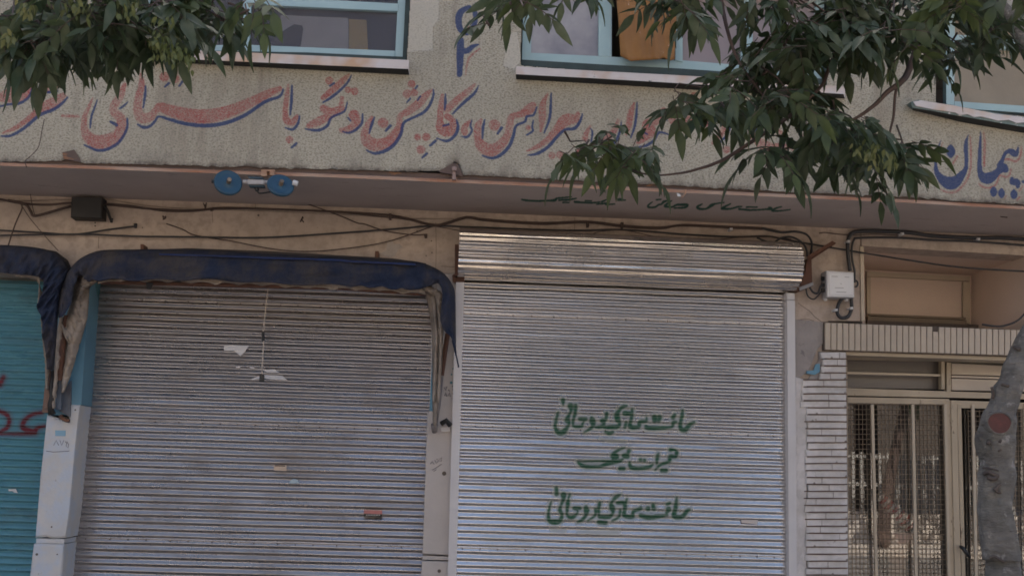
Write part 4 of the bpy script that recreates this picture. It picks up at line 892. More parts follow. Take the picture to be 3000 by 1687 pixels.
arm = MB(); arm.tube([W(*zz(*KB, [p])[0], -.15) for p in ((372,930),(360,1060),(372,1110),(352,1170),(368,1240))], [.010,.018,.022,.018,.030], 8); arm.build('arm_joint', BLACKB, aw2, smooth=True)
arm = MB(); arm.tube([W(*zz(*KB, [p])[0], -.06) for p in ((420,1250),(430,1262),(470,1282),(492,1285))], .014, 8); arm.slab(zz(*KB, [(425,1240),(438,1240),(438,1262),(425,1262)]), -.05, .04); arm.build('wall_bracket', surf('orange_rust', (.25, .10, .04), (.06, .04, .04), 14, .7), aw2)

# ------------------------------------------------------------------ cables on the wall
def cable(name, label, pts, rad, mat, Y=-.03, cat='cable', drop=None):
    P = [W(p[0], p[1], Y(p) if callable(Y) else Y) for p in pts]
    mb = MB(); mb.tube(smoothpath(P, 7), rad, 6)
    if drop: mb.tube([W(drop[0], drop[1]-6, Y), W(drop[0]+1, drop[1]+6, Y)], [.016, .010], 8)
    return tag(mb.build(name, mat, smooth=True), label, cat)
K6 = (2000, 560, 2.576)
cable('cable', 'thick brown cable bundle sagging from clip to clip just under the soffit', zz(*K4, [(-60,55),(0,62),(150,90),(350,103),(540,88),(770,100),(1000,122),(1230,140),(1450,147),(1650,128),(1800,128),(2100,138),(2576,157)])+zz(*K5, [(350,180),(500,207),(715,255),(900,205),(965,195),(1100,215),(1500,240),(1850,230),(2120,260),(2400,275),(2576,255)])+zz(*K6, [(200,262),(400,270),(620,282),(740,310)]), .0085, CABLEB)
cable('cable', 'second brown cable running along the upper bundle under the soffit', zz(*K4, [(770,92),(1000,112),(1230,150),(1450,152),(1650,136),(2000,134),(2576,163)])+zz(*K5, [(300,192),(500,215),(715,262),(900,214),(965,203),(1100,224),(1500,250),(1850,238),(2120,270),(2400,284),(2576,262)])+zz(*K6, [(400,280),(600,288)]), .006, CABLEB, Y=-.045)
cable('wire', 'thin pale wire stretched straight just below the soffit', zz(*K4, [(-60,82),(540,62),(800,62),(1230,122),(2000,150),(2576,176)])+zz(*K5, [(500,206),(850,209)]), .004, CABLEL)
cable('cable', 'short black cable with a frayed free end above the left awning gap', zz(*K4, [(-60,292),(300,312),(560,326),(820,290),(1018,264)]), .007, CABLEK, drop=zz(*K4, [(1022,262)])[0])
cable('cable', 'long dark cable crossing the whole wall between the awning and the soffit', zz(*K4, [(-60,335),(600,325),(1000,340),(1500,346),(2000,350),(2576,315)])+zz(*K5, [(350,290),(700,262),(1000,272),(1700,296),(2130,292),(2576,325)])+zz(*K6, [(400,345),(640,340),(800,370),(1240,445),(1700,520),(2100,575),(2576,605),(2700,612)]), .0075, CABLEK, Y=lambda p: -.04 if p[0] < 2500 else -.04)
cable('wire', 'thin brown wire dipping from a nail to the top edge of the navy awning', zz(*K4, [(1255,245),(1380,290),(1480,335),(1750,378),(2050,435),(2300,455),(2576,437)])+zz(*K5, [(350,380),(700,262),(940,197)]), .0045, CABLEB, Y=-.035)
cable('cable', 'dark kinked cable hanging from the soffit to a loose end above the awning', zz(*K4, [(2050,5),(2300,90),(2576,190)])+zz(*K5, [(120,240),(180,250),(330,300),(540,330),(640,325)]), .005, CABLEB, Y=-.05, drop=zz(*K5, [(636,340)])[0])
cable('cable', 'thick taped brown cable running into the black box', zz(*K4, [(60,70),(190,100),(230,150),(262,186),(400,152),(535,112)]), .011, CABLEB, Y=-.05)
cable('cable', 'dark cord slanting down to the blue shop awning', zz(*K4, [(160,100),(165,135),(115,250),(62,410)]), .006, CABLEB, Y=-.06)
cable('wire', 'thin wire slanting right down to the corner of the blue shop awning', zz(*K4, [(170,120),(230,210),(340,340),(440,450)]), .003, CABLEB, Y=-.05)
cable('cable', 'short black lead with a plug hanging beside the black box', zz(*K4, [(765,100),(790,118),(812,150),(825,190),(835,215)]), .011, BLACK, Y=-.08, drop=zz(*K4, [(840,222)])[0])
cable('cable', 'dark cable curving down behind the right end of the shutter casing', zz(*K6, [(600,280),(740,310),(850,305),(930,325),(968,370),(975,420),(966,490)]), .0095, CABLEK, Y=-.06)
cable('cable', 'dark cable arching over the casing end below the upper one', zz(*K6, [(560,350),(670,392),(740,355),(820,346),(890,380),(930,430),(940,490)]), .009, CABLEK, Y=-.10)
cable('wire', 'faint brown wire looping over the top of the bright shutter casing', zz(*K5, [(700,262),(900,300),(1100,330)])+zz(*K5, [(1800,335),(1950,305),(2130,295),(2300,330),(2450,360)]), .0035, CABLEB, Y=-.05)
cable('wire', 'brown wire rising from the casing to the taped joint near its right end', zz(*K6, [(0,375),(200,372),(420,350),(640,345)])+zz(*K6, [(700,350),(820,362)]), .004, CABLEB, Y=-.05)
cable('conduit', 'thick black conduit bending down into the white junction box', zz(*K6, [(2700,368),(2576,362),(2400,352),(2200,352),(1900,338),(1700,312),(1500,303),(1340,303),(1275,320),(1248,370),(1246,450),(1255,540),(1263,602)]), .017, CABLEK, Y=-.05)
cable('conduit', 'thinner black conduit following just under the thick one and ending beside the white box', zz(*K6, [(2700,418),(2576,408),(2200,380),(1900,370),(1650,352),(1340,352),(1292,370),(1276,440),(1282,530),(1296,600),(1298,690)]), .0095, CABLEK, Y=-.05)
cable('wire', 'thin grey wire tail above the white junction box', zz(*K6, [(1030,318),(1080,312),(1180,325),(1300,332),(1450,325),(1640,335)]), .004, CABLEB, Y=-.03)
cable('cable', 'black cable looping low out of the left side of the white box', zz(*K6, [(930,735),(945,790),(985,815),(1020,790),(1050,752)]), .006, CABLEK, Y=-.08)
cable('cable', 'black cable in a shallow loop into the left side of the white box', zz(*K6, [(958,725),(985,762),(1020,768),(1040,720),(1058,708)]), .009, CABLEK, Y=-.09)
cable('conduit', 'thick black loop hanging under the white junction box', zz(*K6, [(1205,805),(1178,850),(1166,910),(1185,948),(1218,957),(1252,940),(1274,890),(1275,850),(1270,795)]), .0155, CABLEK, Y=-.06)
cable('wire', 'small black ring of wire at the right side of the white box', zz(*K6, [(1298,672),(1315,678),(1322,700),(1312,720),(1298,720)]), .007, CABLEK, Y=-.05)
cable('cable', 'dark cable lying in the niche beside the leaning trunk', zz(*K6, [(2620,880),(2576,930),(2520,980),(2440,1012),(2370,1020),(2260,1005)]), .008, CABLEK, Y=-.06)
cable('wire', 'thin crooked wire climbing the stucco edge at the far left', zz(*A1, [(335,900),(318,980),(290,1110),(230,1180),(190,1215),(200,1260),(216,1300),(225,1440),(250,1580),(262,1620)]), .003, CABLEB, Y=lambda p: -1.0 if p[1] < 490 else -.06)
cable('pull_cord', 'pale pull cord with a black grip hanging in front of the weathered grey shutter', zz(*K4, [(2028,700),(2015,800),(1998,960),(1988,1060),(1990,1130),(1982,1260),(1976,1390)]), .0055, CORDP, Y=.12, cat='cord')
mb = MB(); mb.tube([W(*p, .12) for p in zz(*K4, [(1985,1062),(1986,1130)])], .012, 8); tag(mb.build('cord_grip', BLACK), 'black grip halfway down the pull cord', 'grip')
mb = MB(); mb.slab(zz(*K4, [(1958,1385),(1975,1376),(1992,1388),(1992,1435),(1955,1435)]), .11, .03, bev=.004); tag(mb.build('cord_weight', BLACK), 'small black weight at the bottom end of the pull cord', 'weight')
mb = MB(); mb.slab(zz(*K5, [(295,470),(340,445),(345,385),(385,372),(398,400),(440,395),(465,425),(430,440),(410,480),(370,500),(330,492)]), -.004, .003); mb.build('filler_patch', RENDERG2, bld)
for nm, L, w_ in [('wall_joint', zz(*K4, [(745,345),(742,395),(744,432)]), 1.2), ('wall_joint', zz(*K5, [(713,235),(716,420),(712,640),(722,900)]), 1.3), ('wall_joint', zz(*K4, [(1935,60),(1925,140)]), 1.1), ('wall_joint', zz(*K5, [(1762,200),(1760,290)]), 1.3),
    ('crack', zz(*K6, [(870,842),(905,868),(960,905),(1000,950),(1050,985)]), 1.2), ('crack', zz(*K6, [(1050,985),(1200,992),(1350,990)]), 1.6), ('crack', zz(*K6, [(852,970),(950,966),(990,978)]), 1.4), ('crack', zz(*K5, [(755,566),(860,572)]), 1.5), ('wall_joint', zz(*K6, [(1345,300),(1350,420)]), 1.2), ('wall_joint', zz(*K4, [(1600,150),(1606,240)]), 1.0), ('crack', zz(*K5, [(400,95),(385,118)]), 1.4)]:
    mb = MB()
    for p, q in zip(L[:-1], L[1:]):
        n_ = np.array([-(q[1]-p[1]), q[0]-p[0]]); n_ = n_/np.linalg.norm(n_)*w_/2; mb.slab([(p[0]+n_[0], p[1]+n_[1]), (q[0]+n_[0], q[1]+n_[1]), (q[0]-n_[0], q[1]-n_[1]), (p[0]-n_[0], p[1]-n_[1])], -.0025, .004)
    mb.build(nm, surf('dark_crack_line', (.17, .13, .11), None, 9, .9, 0), bld)  # thin dark slivers marking wall joints and cracks
# twists of wire and nails
for k, (cx, cy, lb) in enumerate([(1545, 110, 'tangle of wire ends on the upper bundle right of the black box'), (1600, 130, 'second wire tangle close by, with a hooked tail'), (1240, 190, 'short wire twist dropping to a nail under the bundle'), (2280, 215, 'loose staple shaped wire under the blue discs')]):
    rg = np.random.default_rng(k+40); L = zz(*K4, [(cx+rg.uniform(-14, 14), cy+rg.uniform(-26, 26)) for _ in range(6)])
    cable('wire_tangle', lb, L, .0045, CABLEB, Y=-.05, cat='wire')
for k, (cx, cy, lb) in enumerate([(1862, 245, 'brown cable clip above the middle of the shutter casing'), (2122, 255, 'brown cable clip right of the middle one above the casing'), (368, 188, 'cable clip above the right end of the navy awning')]):
    mb = MB(); mb.slab(zz(*K5, [(cx-10,cy-22),(cx+10,cy-22),(cx+8,cy+22),(cx-8,cy+22)]), -.055, .05, bev=.004); tag(mb.build('cable_clip', CABLEB), lb, 'clip', 'cable clips on the wall')
for (o, cx, cy, lb) in [(K6, 368, 285, 'white cable clip above the shutter casing'), (K6, 1662, 320, 'white clip on the black conduits nearest the white box'), (K6, 2237, 360, 'white clip on the black conduits nearest the trunk'), (K6, 1255, 378, 'white clip where the conduits turn down'), (K6, 1160, 895, 'white clip left of the hanging conduit loop'), (K6, 1278, 882, 'white clip right of the hanging conduit loop')]:
    mb = MB(); mb.slab(zz(*o, [(cx-11,cy-9),(cx+11,cy-9),(cx+11,cy+9),(cx-11,cy+9)]), -.085, .08, bev=.004); tag(mb.build('cable_clip', BOXW), lb, 'clip', 'cable clips on the wall')
for (x, y, lb) in [(2640, 605, 'curled hook under the soffit edge, leftmost of three'), (2885, 615, 'curled hook under the soffit edge, middle of three'), (2935, 625, 'curled hook under the soffit edge, rightmost of three')]:
    mb = MB(); L = [(x, y-6), (x-6, y), (x-4, y+9), (x+4, y+11), (x+16, y+12)]; mb.tube(smoothpath([W(p[0], p[1], -.6) for p in L], 5), .004, 6); tag(mb.build('hook', CABLEB), lb, 'hook', 'hooks under the soffit')
# boxes
def boxat(pts, Yf, depth): mb = MB(); mb.slab(pts, Yf, depth, bev=.006); return mb
mb = boxat(zz(*K4, [(540,42),(770,46),(765,205),(532,198)]), -.14, .13); tag(mb.build('junction_box', BLACKB), 'flat black metal box on the wall above the gap between the awnings', 'junction box')
jb = thing('junction_box', 'white plastic junction box with cable glands on the wall right of the bright shutter', 'junction box', W(2460, 872, -.05))
mb = boxat(zz(*K6, [(1078,604),(1286,617),(1290,806),(1084,802)]), -.12, .11); mb.build('housing', surf('grey_box_side', (.42, .40, .40), None, 3, .5, 0), jb)
mb = boxat(zz(*K6, [(1086,600),(1292,613),(1297,802),(1092,796)]), -.145, .03); mb.build('lid', BOXW, jb)
mb = boxat(zz(*K6, [(1100,612),(1284,624),(1289,788),(1106,783)]), -.1485, .004); mb.build('lid_panel', surf('box_panel', (.66, .64, .63), (.62, .6, .6), 3, .4, 0), jb)
for (x0, x1, y) in [(1125,1170,640), (1222,1258,645), (1150,1215,726), (1160,1235,758), (1190,1200,695)]:
    mb = MB(); mb.slab(zz(*K6, [(x0,y),(x1,y+2),(x1,y+7),(x0,y+5)]), -.150, .002); mb.build('lid_print', surf('grey_print', (.36, .34, .34), None, 3, .6, 0), jb)
for (x, y) in [(1055,660), (1055,708), (1055,748)]:
    mb = MB(); mb.tube([W(*zz(*K6, [(x+26, y)])[0], -.08), W(*zz(*K6, [(x-6, y)])[0], -.08)], .018, 10); mb.build('cable_gland', BLACK, jb)
for (x, y) in [(1078,818), (1235,822)]:
    mb = MB(); mb.tube([W(*zz(*K6, [(x, y-16)])[0], -.06), W(*zz(*K6, [(x, y+8)])[0], -.06)], .015, 10); mb.build('mounting_foot', BOXW, jb)
# twin blue discs under the eaves
K7 = (600, 460, 8.05); lf = thing('disc_lamp', 'pair of blue enamel discs joined by a white bar under the soffit edge', 'lamp', W(745, 560, -1.0))
def disc(cx, cy, rx, ry, Y, tilt):
    c = W(*zz(*K7, [(cx, cy)])[0], Y); rad = rx/8.05/F*(Y+9.05)
    nrm = Vector((-.10+tilt*.12, -1, -.0)); view = Vector(c-CAM).normalized()
    # plate faces the street and leans down: its tilt gives the flattened outline
    ang = math.acos(min(1, ry/rx)); n_ = Vector(-view); side = view.cross(Vector((0, 0, 1))).normalized()
    side = (side+Vector((0, 0, -.28*tilt))).normalized(); n_ = Matrix.Rotation(-ang, 3, side) @ n_; u_ = side.cross(n_).normalized(); s_ = u_.cross(n_)
    prof = [(0, .012), (.10, .012), (.12, .004), (.80, .0), (.93, .010), (1.0, -.004), (.98, -.018), (.3, -.030), (0, -.035)]
    mb = MB(); V = []
    for r_, h in prof:
        for t in np.linspace(0, 2*math.pi, 40, endpoint=False): V.append(np.array(c)+np.array(n_)*h*1.0+(np.array(s_)*math.cos(t)+np.array(u_)*math.sin(t))*max(r_, .001)*rad)
    fs = [(i*40+j, i*40+(j+1) % 40, (i+1)*40+(j+1) % 40, (i+1)*40+j) for i in range(len(prof)-1) for j in range(40)]
    mb.add(V, fs); o = mb.build('disc', BLUEDISC, lf, smooth=True)
    hb = MB(); hb.tube([np.array(c)-np.array(n_)*.0, np.array(c)+np.array(n_)*.045], .016, 12); hb.build('hub', surf('tan_hub', (.25, .19, .13), (.1, .07, .05), 20, .6, 0), o)
disc(555, 600, 335, 285, -1.02, 1.0); disc(1790, 662, 325, 238, -1.02, .8)
mb = MB(); mb.tube([W(*p, -1.0) for p in zz(*K7, [(900,590),(1480,605)])], .016, 12); mb.slab(zz(*K7, [(1000,530),(1400,535),(1400,645),(1000,640)]), -1.03, .04, bev=.004); mb.build('bar', surf('dusty_white_bar', (.40, .37, .36), (.3, .27, .26), 20, .6, 0), lf)
mb = MB(); mb.slab(zz(*K7, [(1030,650),(1400,660),(1400,705),(1050,700)]), -1.01, .05); mb.slab(zz(*K7, [(1010,460),(1370,470),(1385,515),(1060,515)]), -.99, .03); mb.build('ballast', surf('dark_teal_steel', (.03, .06, .085), None, 4, .6), lf)
mb = MB(); mb.slab(zz(*K7, [(1320,330),(1460,330),(1460,450),(1330,450)]), -1.0, .05); mb.slab(zz(*K7, [(1530,330),(1640,330),(1640,430),(1540,430)]), -1.0, .05); mb.slab(zz(*K7, [(1330,300),(1650,300),(1650,335),(1330,335)]), -1.005, .05); mb.build('bracket', RUSTEDGE, lf)
mb = MB(); mb.tube([W(*p, -1.0) for p in zz(*K7, [(165,575),(240,578)])], .014, 10); mb.build('end_cap', BLACK, lf)
mb = MB(); mb.tube([W(*p, -1.0) for p in zz(*K7, [(2080,600),(2190,635)])], .020, 10); mb.build('end_cap', BOXW, lf)
mb = MB(); mb.tube(smoothpath([W(*p, -.98) for p in zz(*K7, [(1210,710),(1240,800),(1280,855),(1400,850),(1560,825)])], 5), [.014]*6+[.006]*15, 8); mb.build('lead', BLACK, lf, smooth=True)
# eye bolt in the chipped stucco
mb = MB(); mb.slab(zz(*A2, [(840,1285),(862,1285),(866,1355),(836,1355)]), -1.0, .03); 
mb.tube([W(*p, -1.0) for p in zz(*A2, [(852,1262),(852,1290)])], .018, 10); tag(mb.build('eye_bolt', surf('pinkish_steel', (.30, .22, .20), (.2, .12, .1), 14, .6)), 'rusty eye bolt hanging from the hole in the stucco edge', 'bolt')
mb = MB(); mb.slab(zz(*A2, [(740,1290),(810,1250),(845,1232),(880,1240),(915,1310),(915,1330),(740,1300)]), -.957, .004); mb.build('chipped_hole', DARKEDGE, bld)
mb = MB(); mb.slab(zz(*A1, [(470,1150),(520,1140),(560,1130),(600,1190),(610,1225),(480,1200)]), -.957, .004); mb.build('chipped_hole', DARKEDGE, bld)
mb = MB(); mb.slab(zz(*(1890, 540, 5.152), [(590,80),(630,75),(620,140),(570,200),(540,200),(600,140)]), -.97, .01); mb.slab(zz(*(1890, 540, 5.152), [(480,130),(530,150),(540,185),(490,180)]), -.97, .01, 1); tag(mb.build('broken_hook', [RUSTEDGE, BOXW]), 'broken rusty hook with a white stub under the soffit edge below the leaves', 'hook')

# ------------------------------------------------------------------ stickers and scraps on the shutters
def scrap(name, label, pts, mat, Y): return flat(name, label, name.replace('_', ' '), pts, lambda x, y: W(x, y, Y), mat, .002)
YS = .252
scrap('paper_scrap', 'torn triangular white paper glued left of the pull cord', zz(*K4, [(1690,1165),(1880,1163),(1845,1215),(1815,1245),(1770,1205),(1690,1200)]), PAPER, YS)
scrap('paper_scrap', 'torn white paper stuck beside the cord weight, lower piece', zz(*K4, [(1895,1415),(1990,1385),(2130,1390),(2168,1425),(2050,1420),(1990,1410),(1905,1425)]), PAPER, YS)
scrap('paper_scrap', 'small torn white paper just above the cord weight', zz(*K4, [(1985,1348),(2070,1342),(2110,1368),(2010,1366)]), PAPER, YS)
scrap('paper_scrap', 'tiny white paper remains left of the lower cord', zz(*K4, [(1780,1322),(1815,1322),(1812,1332),(1782,1332)]), PAPER, YS)
scrap('paper_scrap', 'tiny slanted white remains nearest to the lower cord', zz(*K4, [(1880,1322),(1922,1330),(1915,1340),(1890,1334)]), PAPER, YS)
CREAMS = surf('cream_sticker', (.55, .42, .32), (.5, .38, .3), 30, .6, 0)
scrap('sticker', 'cream sticker with a dark top band on the weathered shutter', zz(0, 1120, 2.556, [(2050,616),(2146,618),(2146,662),(2050,658)]), CREAMS, YS)
scrap('sticker_band', 'dark printed band along the top of the cream sticker', zz(0, 1120, 2.556, [(2058,618),(2135,620),(2135,628),(2058,626)]), MORTAR, YS-.003)
scrap('sticker', 'half round blue and white sticker on the weathered shutter', zz(0, 1120, 2.556, [(2162,755),(2172,735),(2200,718),(2225,725),(2245,755)]), surf('pale_blue_sticker', (.22, .36, .46), (.5, .5, .5), 12, .6, 0), YS)
ss = thing('sticker', 'red and black sticker low on the weathered shutter near the middle pillar', 'sticker', W(1093, 1515, YS))
mb = MB(); mb.slab(zz(1000, 1120, 2.556, [(168,953),(306,956),(306,984),(168,980)]), YS, .002); mb.build('top_half', surf('faded_red_sticker', (.48, .19, .17), (.42, .14, .13), 30, .6, 0), ss)
mb = MB(); mb.slab(zz(1000, 1120, 2.556, [(168,981),(306,985),(306,1007),(168,1003)]), YS, .002); mb.build('lower_half', BLACK, ss)
mb = MB()
for k in range(9): x = 185+k*12; mb.slab(zz(1000, 1120, 2.556, [(x,988),(x+8,988+.4),(x+7,994),(x+1,994)]), YS-.002, .001)
mb.build('print', PAPER, ss)
scrap('sticker', 'faded peach sticker low on the bright shutter', zz(2000, 1120, 2.556, [(440,1026),(562,1028),(560,1060),(500,1055),(440,1050)]), surf('peach_sticker', (.52, .42, .38), (.42, .4, .4), 30, .5, 0), .004)
scrap('paper_scrap', 'crumpled white scrap stuck on the blue shutter', zz(0, 1120, 2.556, [(62,798),(118,795),(132,826),(105,822),(95,812),(65,812)]), PAPER, .222)
scrap('label_plate', 'small pale blue label on the white pillar under the bracket', zz(0, 1120, 2.556, [(413,357),(492,359),(490,401),(414,400)]), surf('pale_blue_label', (.22, .38, .50), (.2, .35, .46), 30, .6, 0), -.024)
# pencilled numbers on the pillars
def scribble(L, o, Y, rad, mat, parent, name='handwriting'):
    mb = MB()
    for s in L:
        P = [W(p[0], p[1], Y) for p in zz(*o, s)]; mb.tube(P, rad, 4)
    return mb.build(name, mat, parent)
INK = surf('grey_ink', (.16, .15, .17), None, 9, .9, 0)
scribble([[(402,470),(420,432),(440,470)], [(448,432),(462,470),(478,432)], [(488,440),(500,455),(495,475),(508,490),(515,465),(500,440)], [(345,512),(400,520),(520,512)]], (0, 1120, 2.556), -.021, .0022, INK, bld)
scribble([[(665,610),(680,590),(695,612)], [(700,580),(712,605)], [(712,570),(728,580),(718,600)], [(735,575),(752,560),(748,590),(735,585)], [(680,655),(720,630),(750,610)], [(690,665),(712,650)]], (1000, 1120, 2.556), -.003, .0022, INK, bld)
scribble([[(222,1085),(232,1105),(240,1080)], [(225,1140),(232,1120),(240,1145)], [(250,1100),(256,1110)], [(248,1140),(256,1120),(262,1145)], [(272,1080),(285,1078)], [(275,1100),(292,1098)], [(275,1122),(284,1140),(292,1120)], [(276,1160),(285,1145),(294,1160)]], (1200, 640, 2.197), -.004, .004, INK, bld)
for (x, y, r) in [(280, 965, 5), (270, 1003, 6), (268, 1055, 9)]:
    mb = MB(); c = W(*zz(1200, 640, 2.197, [(x, y)])[0], -.006); mb.tube([c, c+np.array([0, .008, 0])], r/2.197/F*9, 10); mb.build('blue_dab', TEALJ, bld)
for o, x, y, r in [((1000,1120,2.556),770,680,16), ((1000,1120,2.556),733,1410,13), ((0,1120,2.556),386,1080,6), ((0,1120,2.556),275,1285,9), ((0,1120,2.556),428,1285,5), ((0,1120,2.556),563,205,6), (K5,680,375,5),(K5,684,463,5),(K5,640,487,5),(K5,572,300,5),(K4,1950,182,8),(K4,718,238,6),(K4,718,262,6),(K4,1075,275,4)]:
    mb = MB(); c = W(*zz(*o, [(x, y)])[0], -.024 if o[0] == 0 and o[1] == 1120 else -.005); mb.tube([c, c+np.array([0, .006, 0])], r/o[2]/F*9, 10); mb.build('drill_hole', MORTAR, bld)

# ------------------------------------------------------------------ trees
def lerp_rows(s): return s
LS = [0, .12, .35, .62, .85, 1.0]; LWd = [.12, .62, 1.0, .74, .34, 0.0]
def leaf_template():
    V = []
    for s, w in zip(LS, LWd):
        z = -.16*s*s
        V += [(-w, s, z+.035*w), (0, s, z-.02), (w, s, z+.035*w)]
    Fc = []
    for i in range(len(LS)-1):
        for j in range(2): Fc.append((3*i+j, 3*i+j+1, 3*i+3+j+1, 3*i+3+j))
    return np.array(V), np.array(Fc)
TV, TF = leaf_template()
class Leaves:
    def __init__(s): s.o = []; s.d = []; s.n = []; s.L = []; s.w = []; s.tw = MB()
    def leaflet(s, p, d, n, L, w): s.o.append(p); s.d.append(d); s.n.append(n); s.L.append(L); s.w.append(w)
    def compound(s, p, d, size, rg):
        """a drooping pinnate leaf: stalk and five to seven narrow leaflets"""
        d = d/np.linalg.norm(d); side = np.cross(d, (0, 0, 1)); side /= np.linalg.norm(side)+1e-6
        side = side*math.cos(a := rg.uniform(-.7, .7))+np.cross(side, d)*math.sin(a); nrm = np.cross(side, d)
        ln = size*1.25; q = p.copy(); dd = d.copy(); path = [q.copy()]
        pairs = rg.integers(2, 4)
        for k in range(pairs+1):
            dd = dd+np.array([0, 0, -.16]); dd /= np.linalg.norm(dd); q = q+dd*ln/(pairs+1); path.append(q.copy())
            if k < pairs:
                for sg in (-1, 1):
                    a = rg.uniform(.55, 1.15); v = dd*math.cos(a)+sg*side*math.sin(a)+np.array([0, 0, -rg.uniform(.0, .5)])
                    v /= np.linalg.norm(v); s.leaflet(q, v, nrm+rg.normal(0, .35, 3), size*rg.uniform(.62, 1.02)*(.8+.1*k), size*rg.uniform(.14, .185))
        s.leaflet(q, dd+np.array([0, 0, -.3]), nrm+rg.normal(0, .3, 3), size*rg.uniform(.9, 1.15), size*rg.uniform(.15, .19))
        s.tw.tube(path, [.0022]*(len(path)-1)+[.0012], 4, caps=False)
    def build(s, name, mat, parent):
        o = np.array(s.o); y = np.array(s.d); y /= np.linalg.norm(y, axis=1)[:, None]; n = np.array(s.n)
        x = np.cross(y, n); x /= np.linalg.norm(x, axis=1)[:, None]+1e-9; z = np.cross(x, y)
        z = np.where(z[:, 2:3] < -.2, -z, z)
        L = np.array(s.L)[:, None, None]; w = np.array(s.w)[:, None, None]
        V = o[:, None]+x[:, None]*TV[None, :, 0:1]*w+y[:, None]*TV[None, :, 1:2]*L+z[:, None]*TV[None, :, 2:3]*L
        nv = len(TV); Fc = (TF[None]+(np.arange(len(o))*nv)[:, None, None]).reshape(-1, 4)
        mb = MB(); mb.v = [V.reshape(-1, 3)]; mb.f = Fc.tolist(); mb.mi = [0]*len(mb.f); mb.n = len(o)*nv
        return mb.build(name, mat, parent, smooth=True)
def crown(parent, blobs, seed, size=(.105, .145), extra=None, seeds=None, twigs=()):
    rg = np.random.default_rng(seed); lv = Leaves(); tw = MB()
    k = 1/.8587
    for (cx, cy, rx, ry, n, dep) in blobs:
        hub = W(cx*k, (cy-ry*.6)*k, (dep[0]+dep[1])/2)
        subs = []
        for i in range(max(2, n//5)):
            a = rg.uniform(0, 2*math.pi); r = math.sqrt(rg.uniform(0, 1)); subs.append((cx+rx*r*math.cos(a), cy+ry*r*math.sin(a), rg.uniform(*dep)))
        for i in range(n):
            q = subs[i % len(subs)]
            p = W((q[0]+rg.normal(0, 15))*k, (q[1]+rg.normal(0, 10))*k, min(dep[1]+.2, max(dep[0]-.1, q[2]+rg.normal(0, .12))))
            d = np.array([rg.normal(0, 1), rg.normal(-.1, .8), rg.uniform(-.9, .25)]); d[0] += .5*(p[0]-hub[0])
            lv.compound(p, d, rg.uniform(*size), rg)
            if i < len(subs): tw.tube([hub+rg.normal(0, .03, 3), (hub+p)/2+rg.normal(0, .03, 3), p], [.006, .004, .002], 5)
    for (c, rad, n) in (extra or []):
        for i in range(n):
            v = rg.normal(0, 1, 3); v /= np.linalg.norm(v); p = np.array(c)+v*np.array(rad)*rg.uniform(.35, 1)**.5
            lv.compound(p, v+np.array([0, 0, -.5]), rg.uniform(*size), rg)
    lv.build('foliage', LEAF, parent); 
    for b_ in twigs: tw.tube(smoothpath([W(x_, y_, dp) for x_, y_, dp in b_[0]], 6), np.linspace(b_[1], b_[2], (len(b_[0])-1)*6+1), 8)
    tw.v += lv.tw.v; base = tw.n; tw.f += [tuple(i+base for i in f) for f in lv.tw.f]; tw.mi += lv.tw.mi; tw.n += lv.tw.n
    tag(tw.build('twigs', TWIG, parent, smooth=True), kind='stuff')
    if seeds:
        sb = Leaves()
        for (cx, cy, rx, ry, n, dep) in seeds:
            for i in range(n):
                p = W((cx+rg.normal(0, rx))*k, (cy+rg.normal(0, ry))*k, rg.uniform(*dep))
                sb.leaflet(p, np.array([rg.normal(0, .4), rg.normal(0, .4), -1]), rg.normal(0, 1, 3), rg.uniform(.025, .042), rg.uniform(.006, .010))
        tag(sb.build('seed_clusters', SEED, parent), kind='stuff')
# street tree on the right: trunk traced at its own distance
YT = -3.8; KT = (2750, 940, 1.94)
tr_ = [(1449,362,185),(1350,352,198),(1200,335,196),(1100,322,186),(1000,325,180),(900,334,200),(850,337,190),(800,333,172),(740,330,196),(700,328,208),(650,328,212),(600,340,196),(560,345,186),(520,348,172),(470,372,160),(430,386,156),(400,392,166),(370,402,160),(330,428,158),(250,455,160),(200,478,158),(100,525,160),(0,580,165),(-150,660,165),(-330,760,150)]
tree = thing('street_tree', 'pale barked tree in front of the entrance with a red pruning scar', 'tree', W(2935, 1687, YT)*np.array([1, 1, 0]))
tm = MB(); pts = []; rad = []
P0 = W(KT[0]+362/1.94, 1687, YT); pts += [np.array([P0[0]-.02, YT, 0.0]), np.array([P0[0]-.02, YT, .25])]; rad += [.19, .155]
for y, c, w in tr_:
    p = W(KT[0]+c/1.94, KT[1]+y/1.94, YT); pts.append(p); rad.append(w/2/1.94/F*(YT+9)*1.02)
top = pts[-1]; pts += [top+np.array([.25, .1, .5]), top+np.array([.35, .3, 1.2]), top+np.array([.3, .4, 2.2])]; rad += [.085, .07, .03]
sp = smoothpath([np.r_[p, r_] for p, r_ in zip(pts, rad)], 12); ring = 72; V = []
rg = np.random.default_rng(3)
for i, q in enumerate(sp):
    p, r_ = q[:3], q[3]
    for j in range(ring):
        t = 2*math.pi*j/ring; z = p[2]
        f = 1+.05*math.sin(3*t+z*3)+.03*math.sin(5*t-z*7)+.025*math.sin(9*t+z*19)+.03*math.sin(z*26+2*t)*math.sin(3*t+1)+.02*math.sin(z*47+t)*math.sin(4*t)+.014*math.sin(z*83+5*t)*math.sin(7*t+z*11)+.010*math.sin(13*t+z*31)+rg.normal(0, .003)
        V.append(p+np.array([math.cos(t), math.sin(t), 0])*r_*f)
tm.add(V, [(i*ring+j, i*ring+(j+1) % ring, (i+1)*ring+(j+1) % ring, (i+1)*ring+j) for i in range(len(sp)-1) for j in range(ring)])
trunk = tm.build('trunk', BARK, tree, smooth=True)
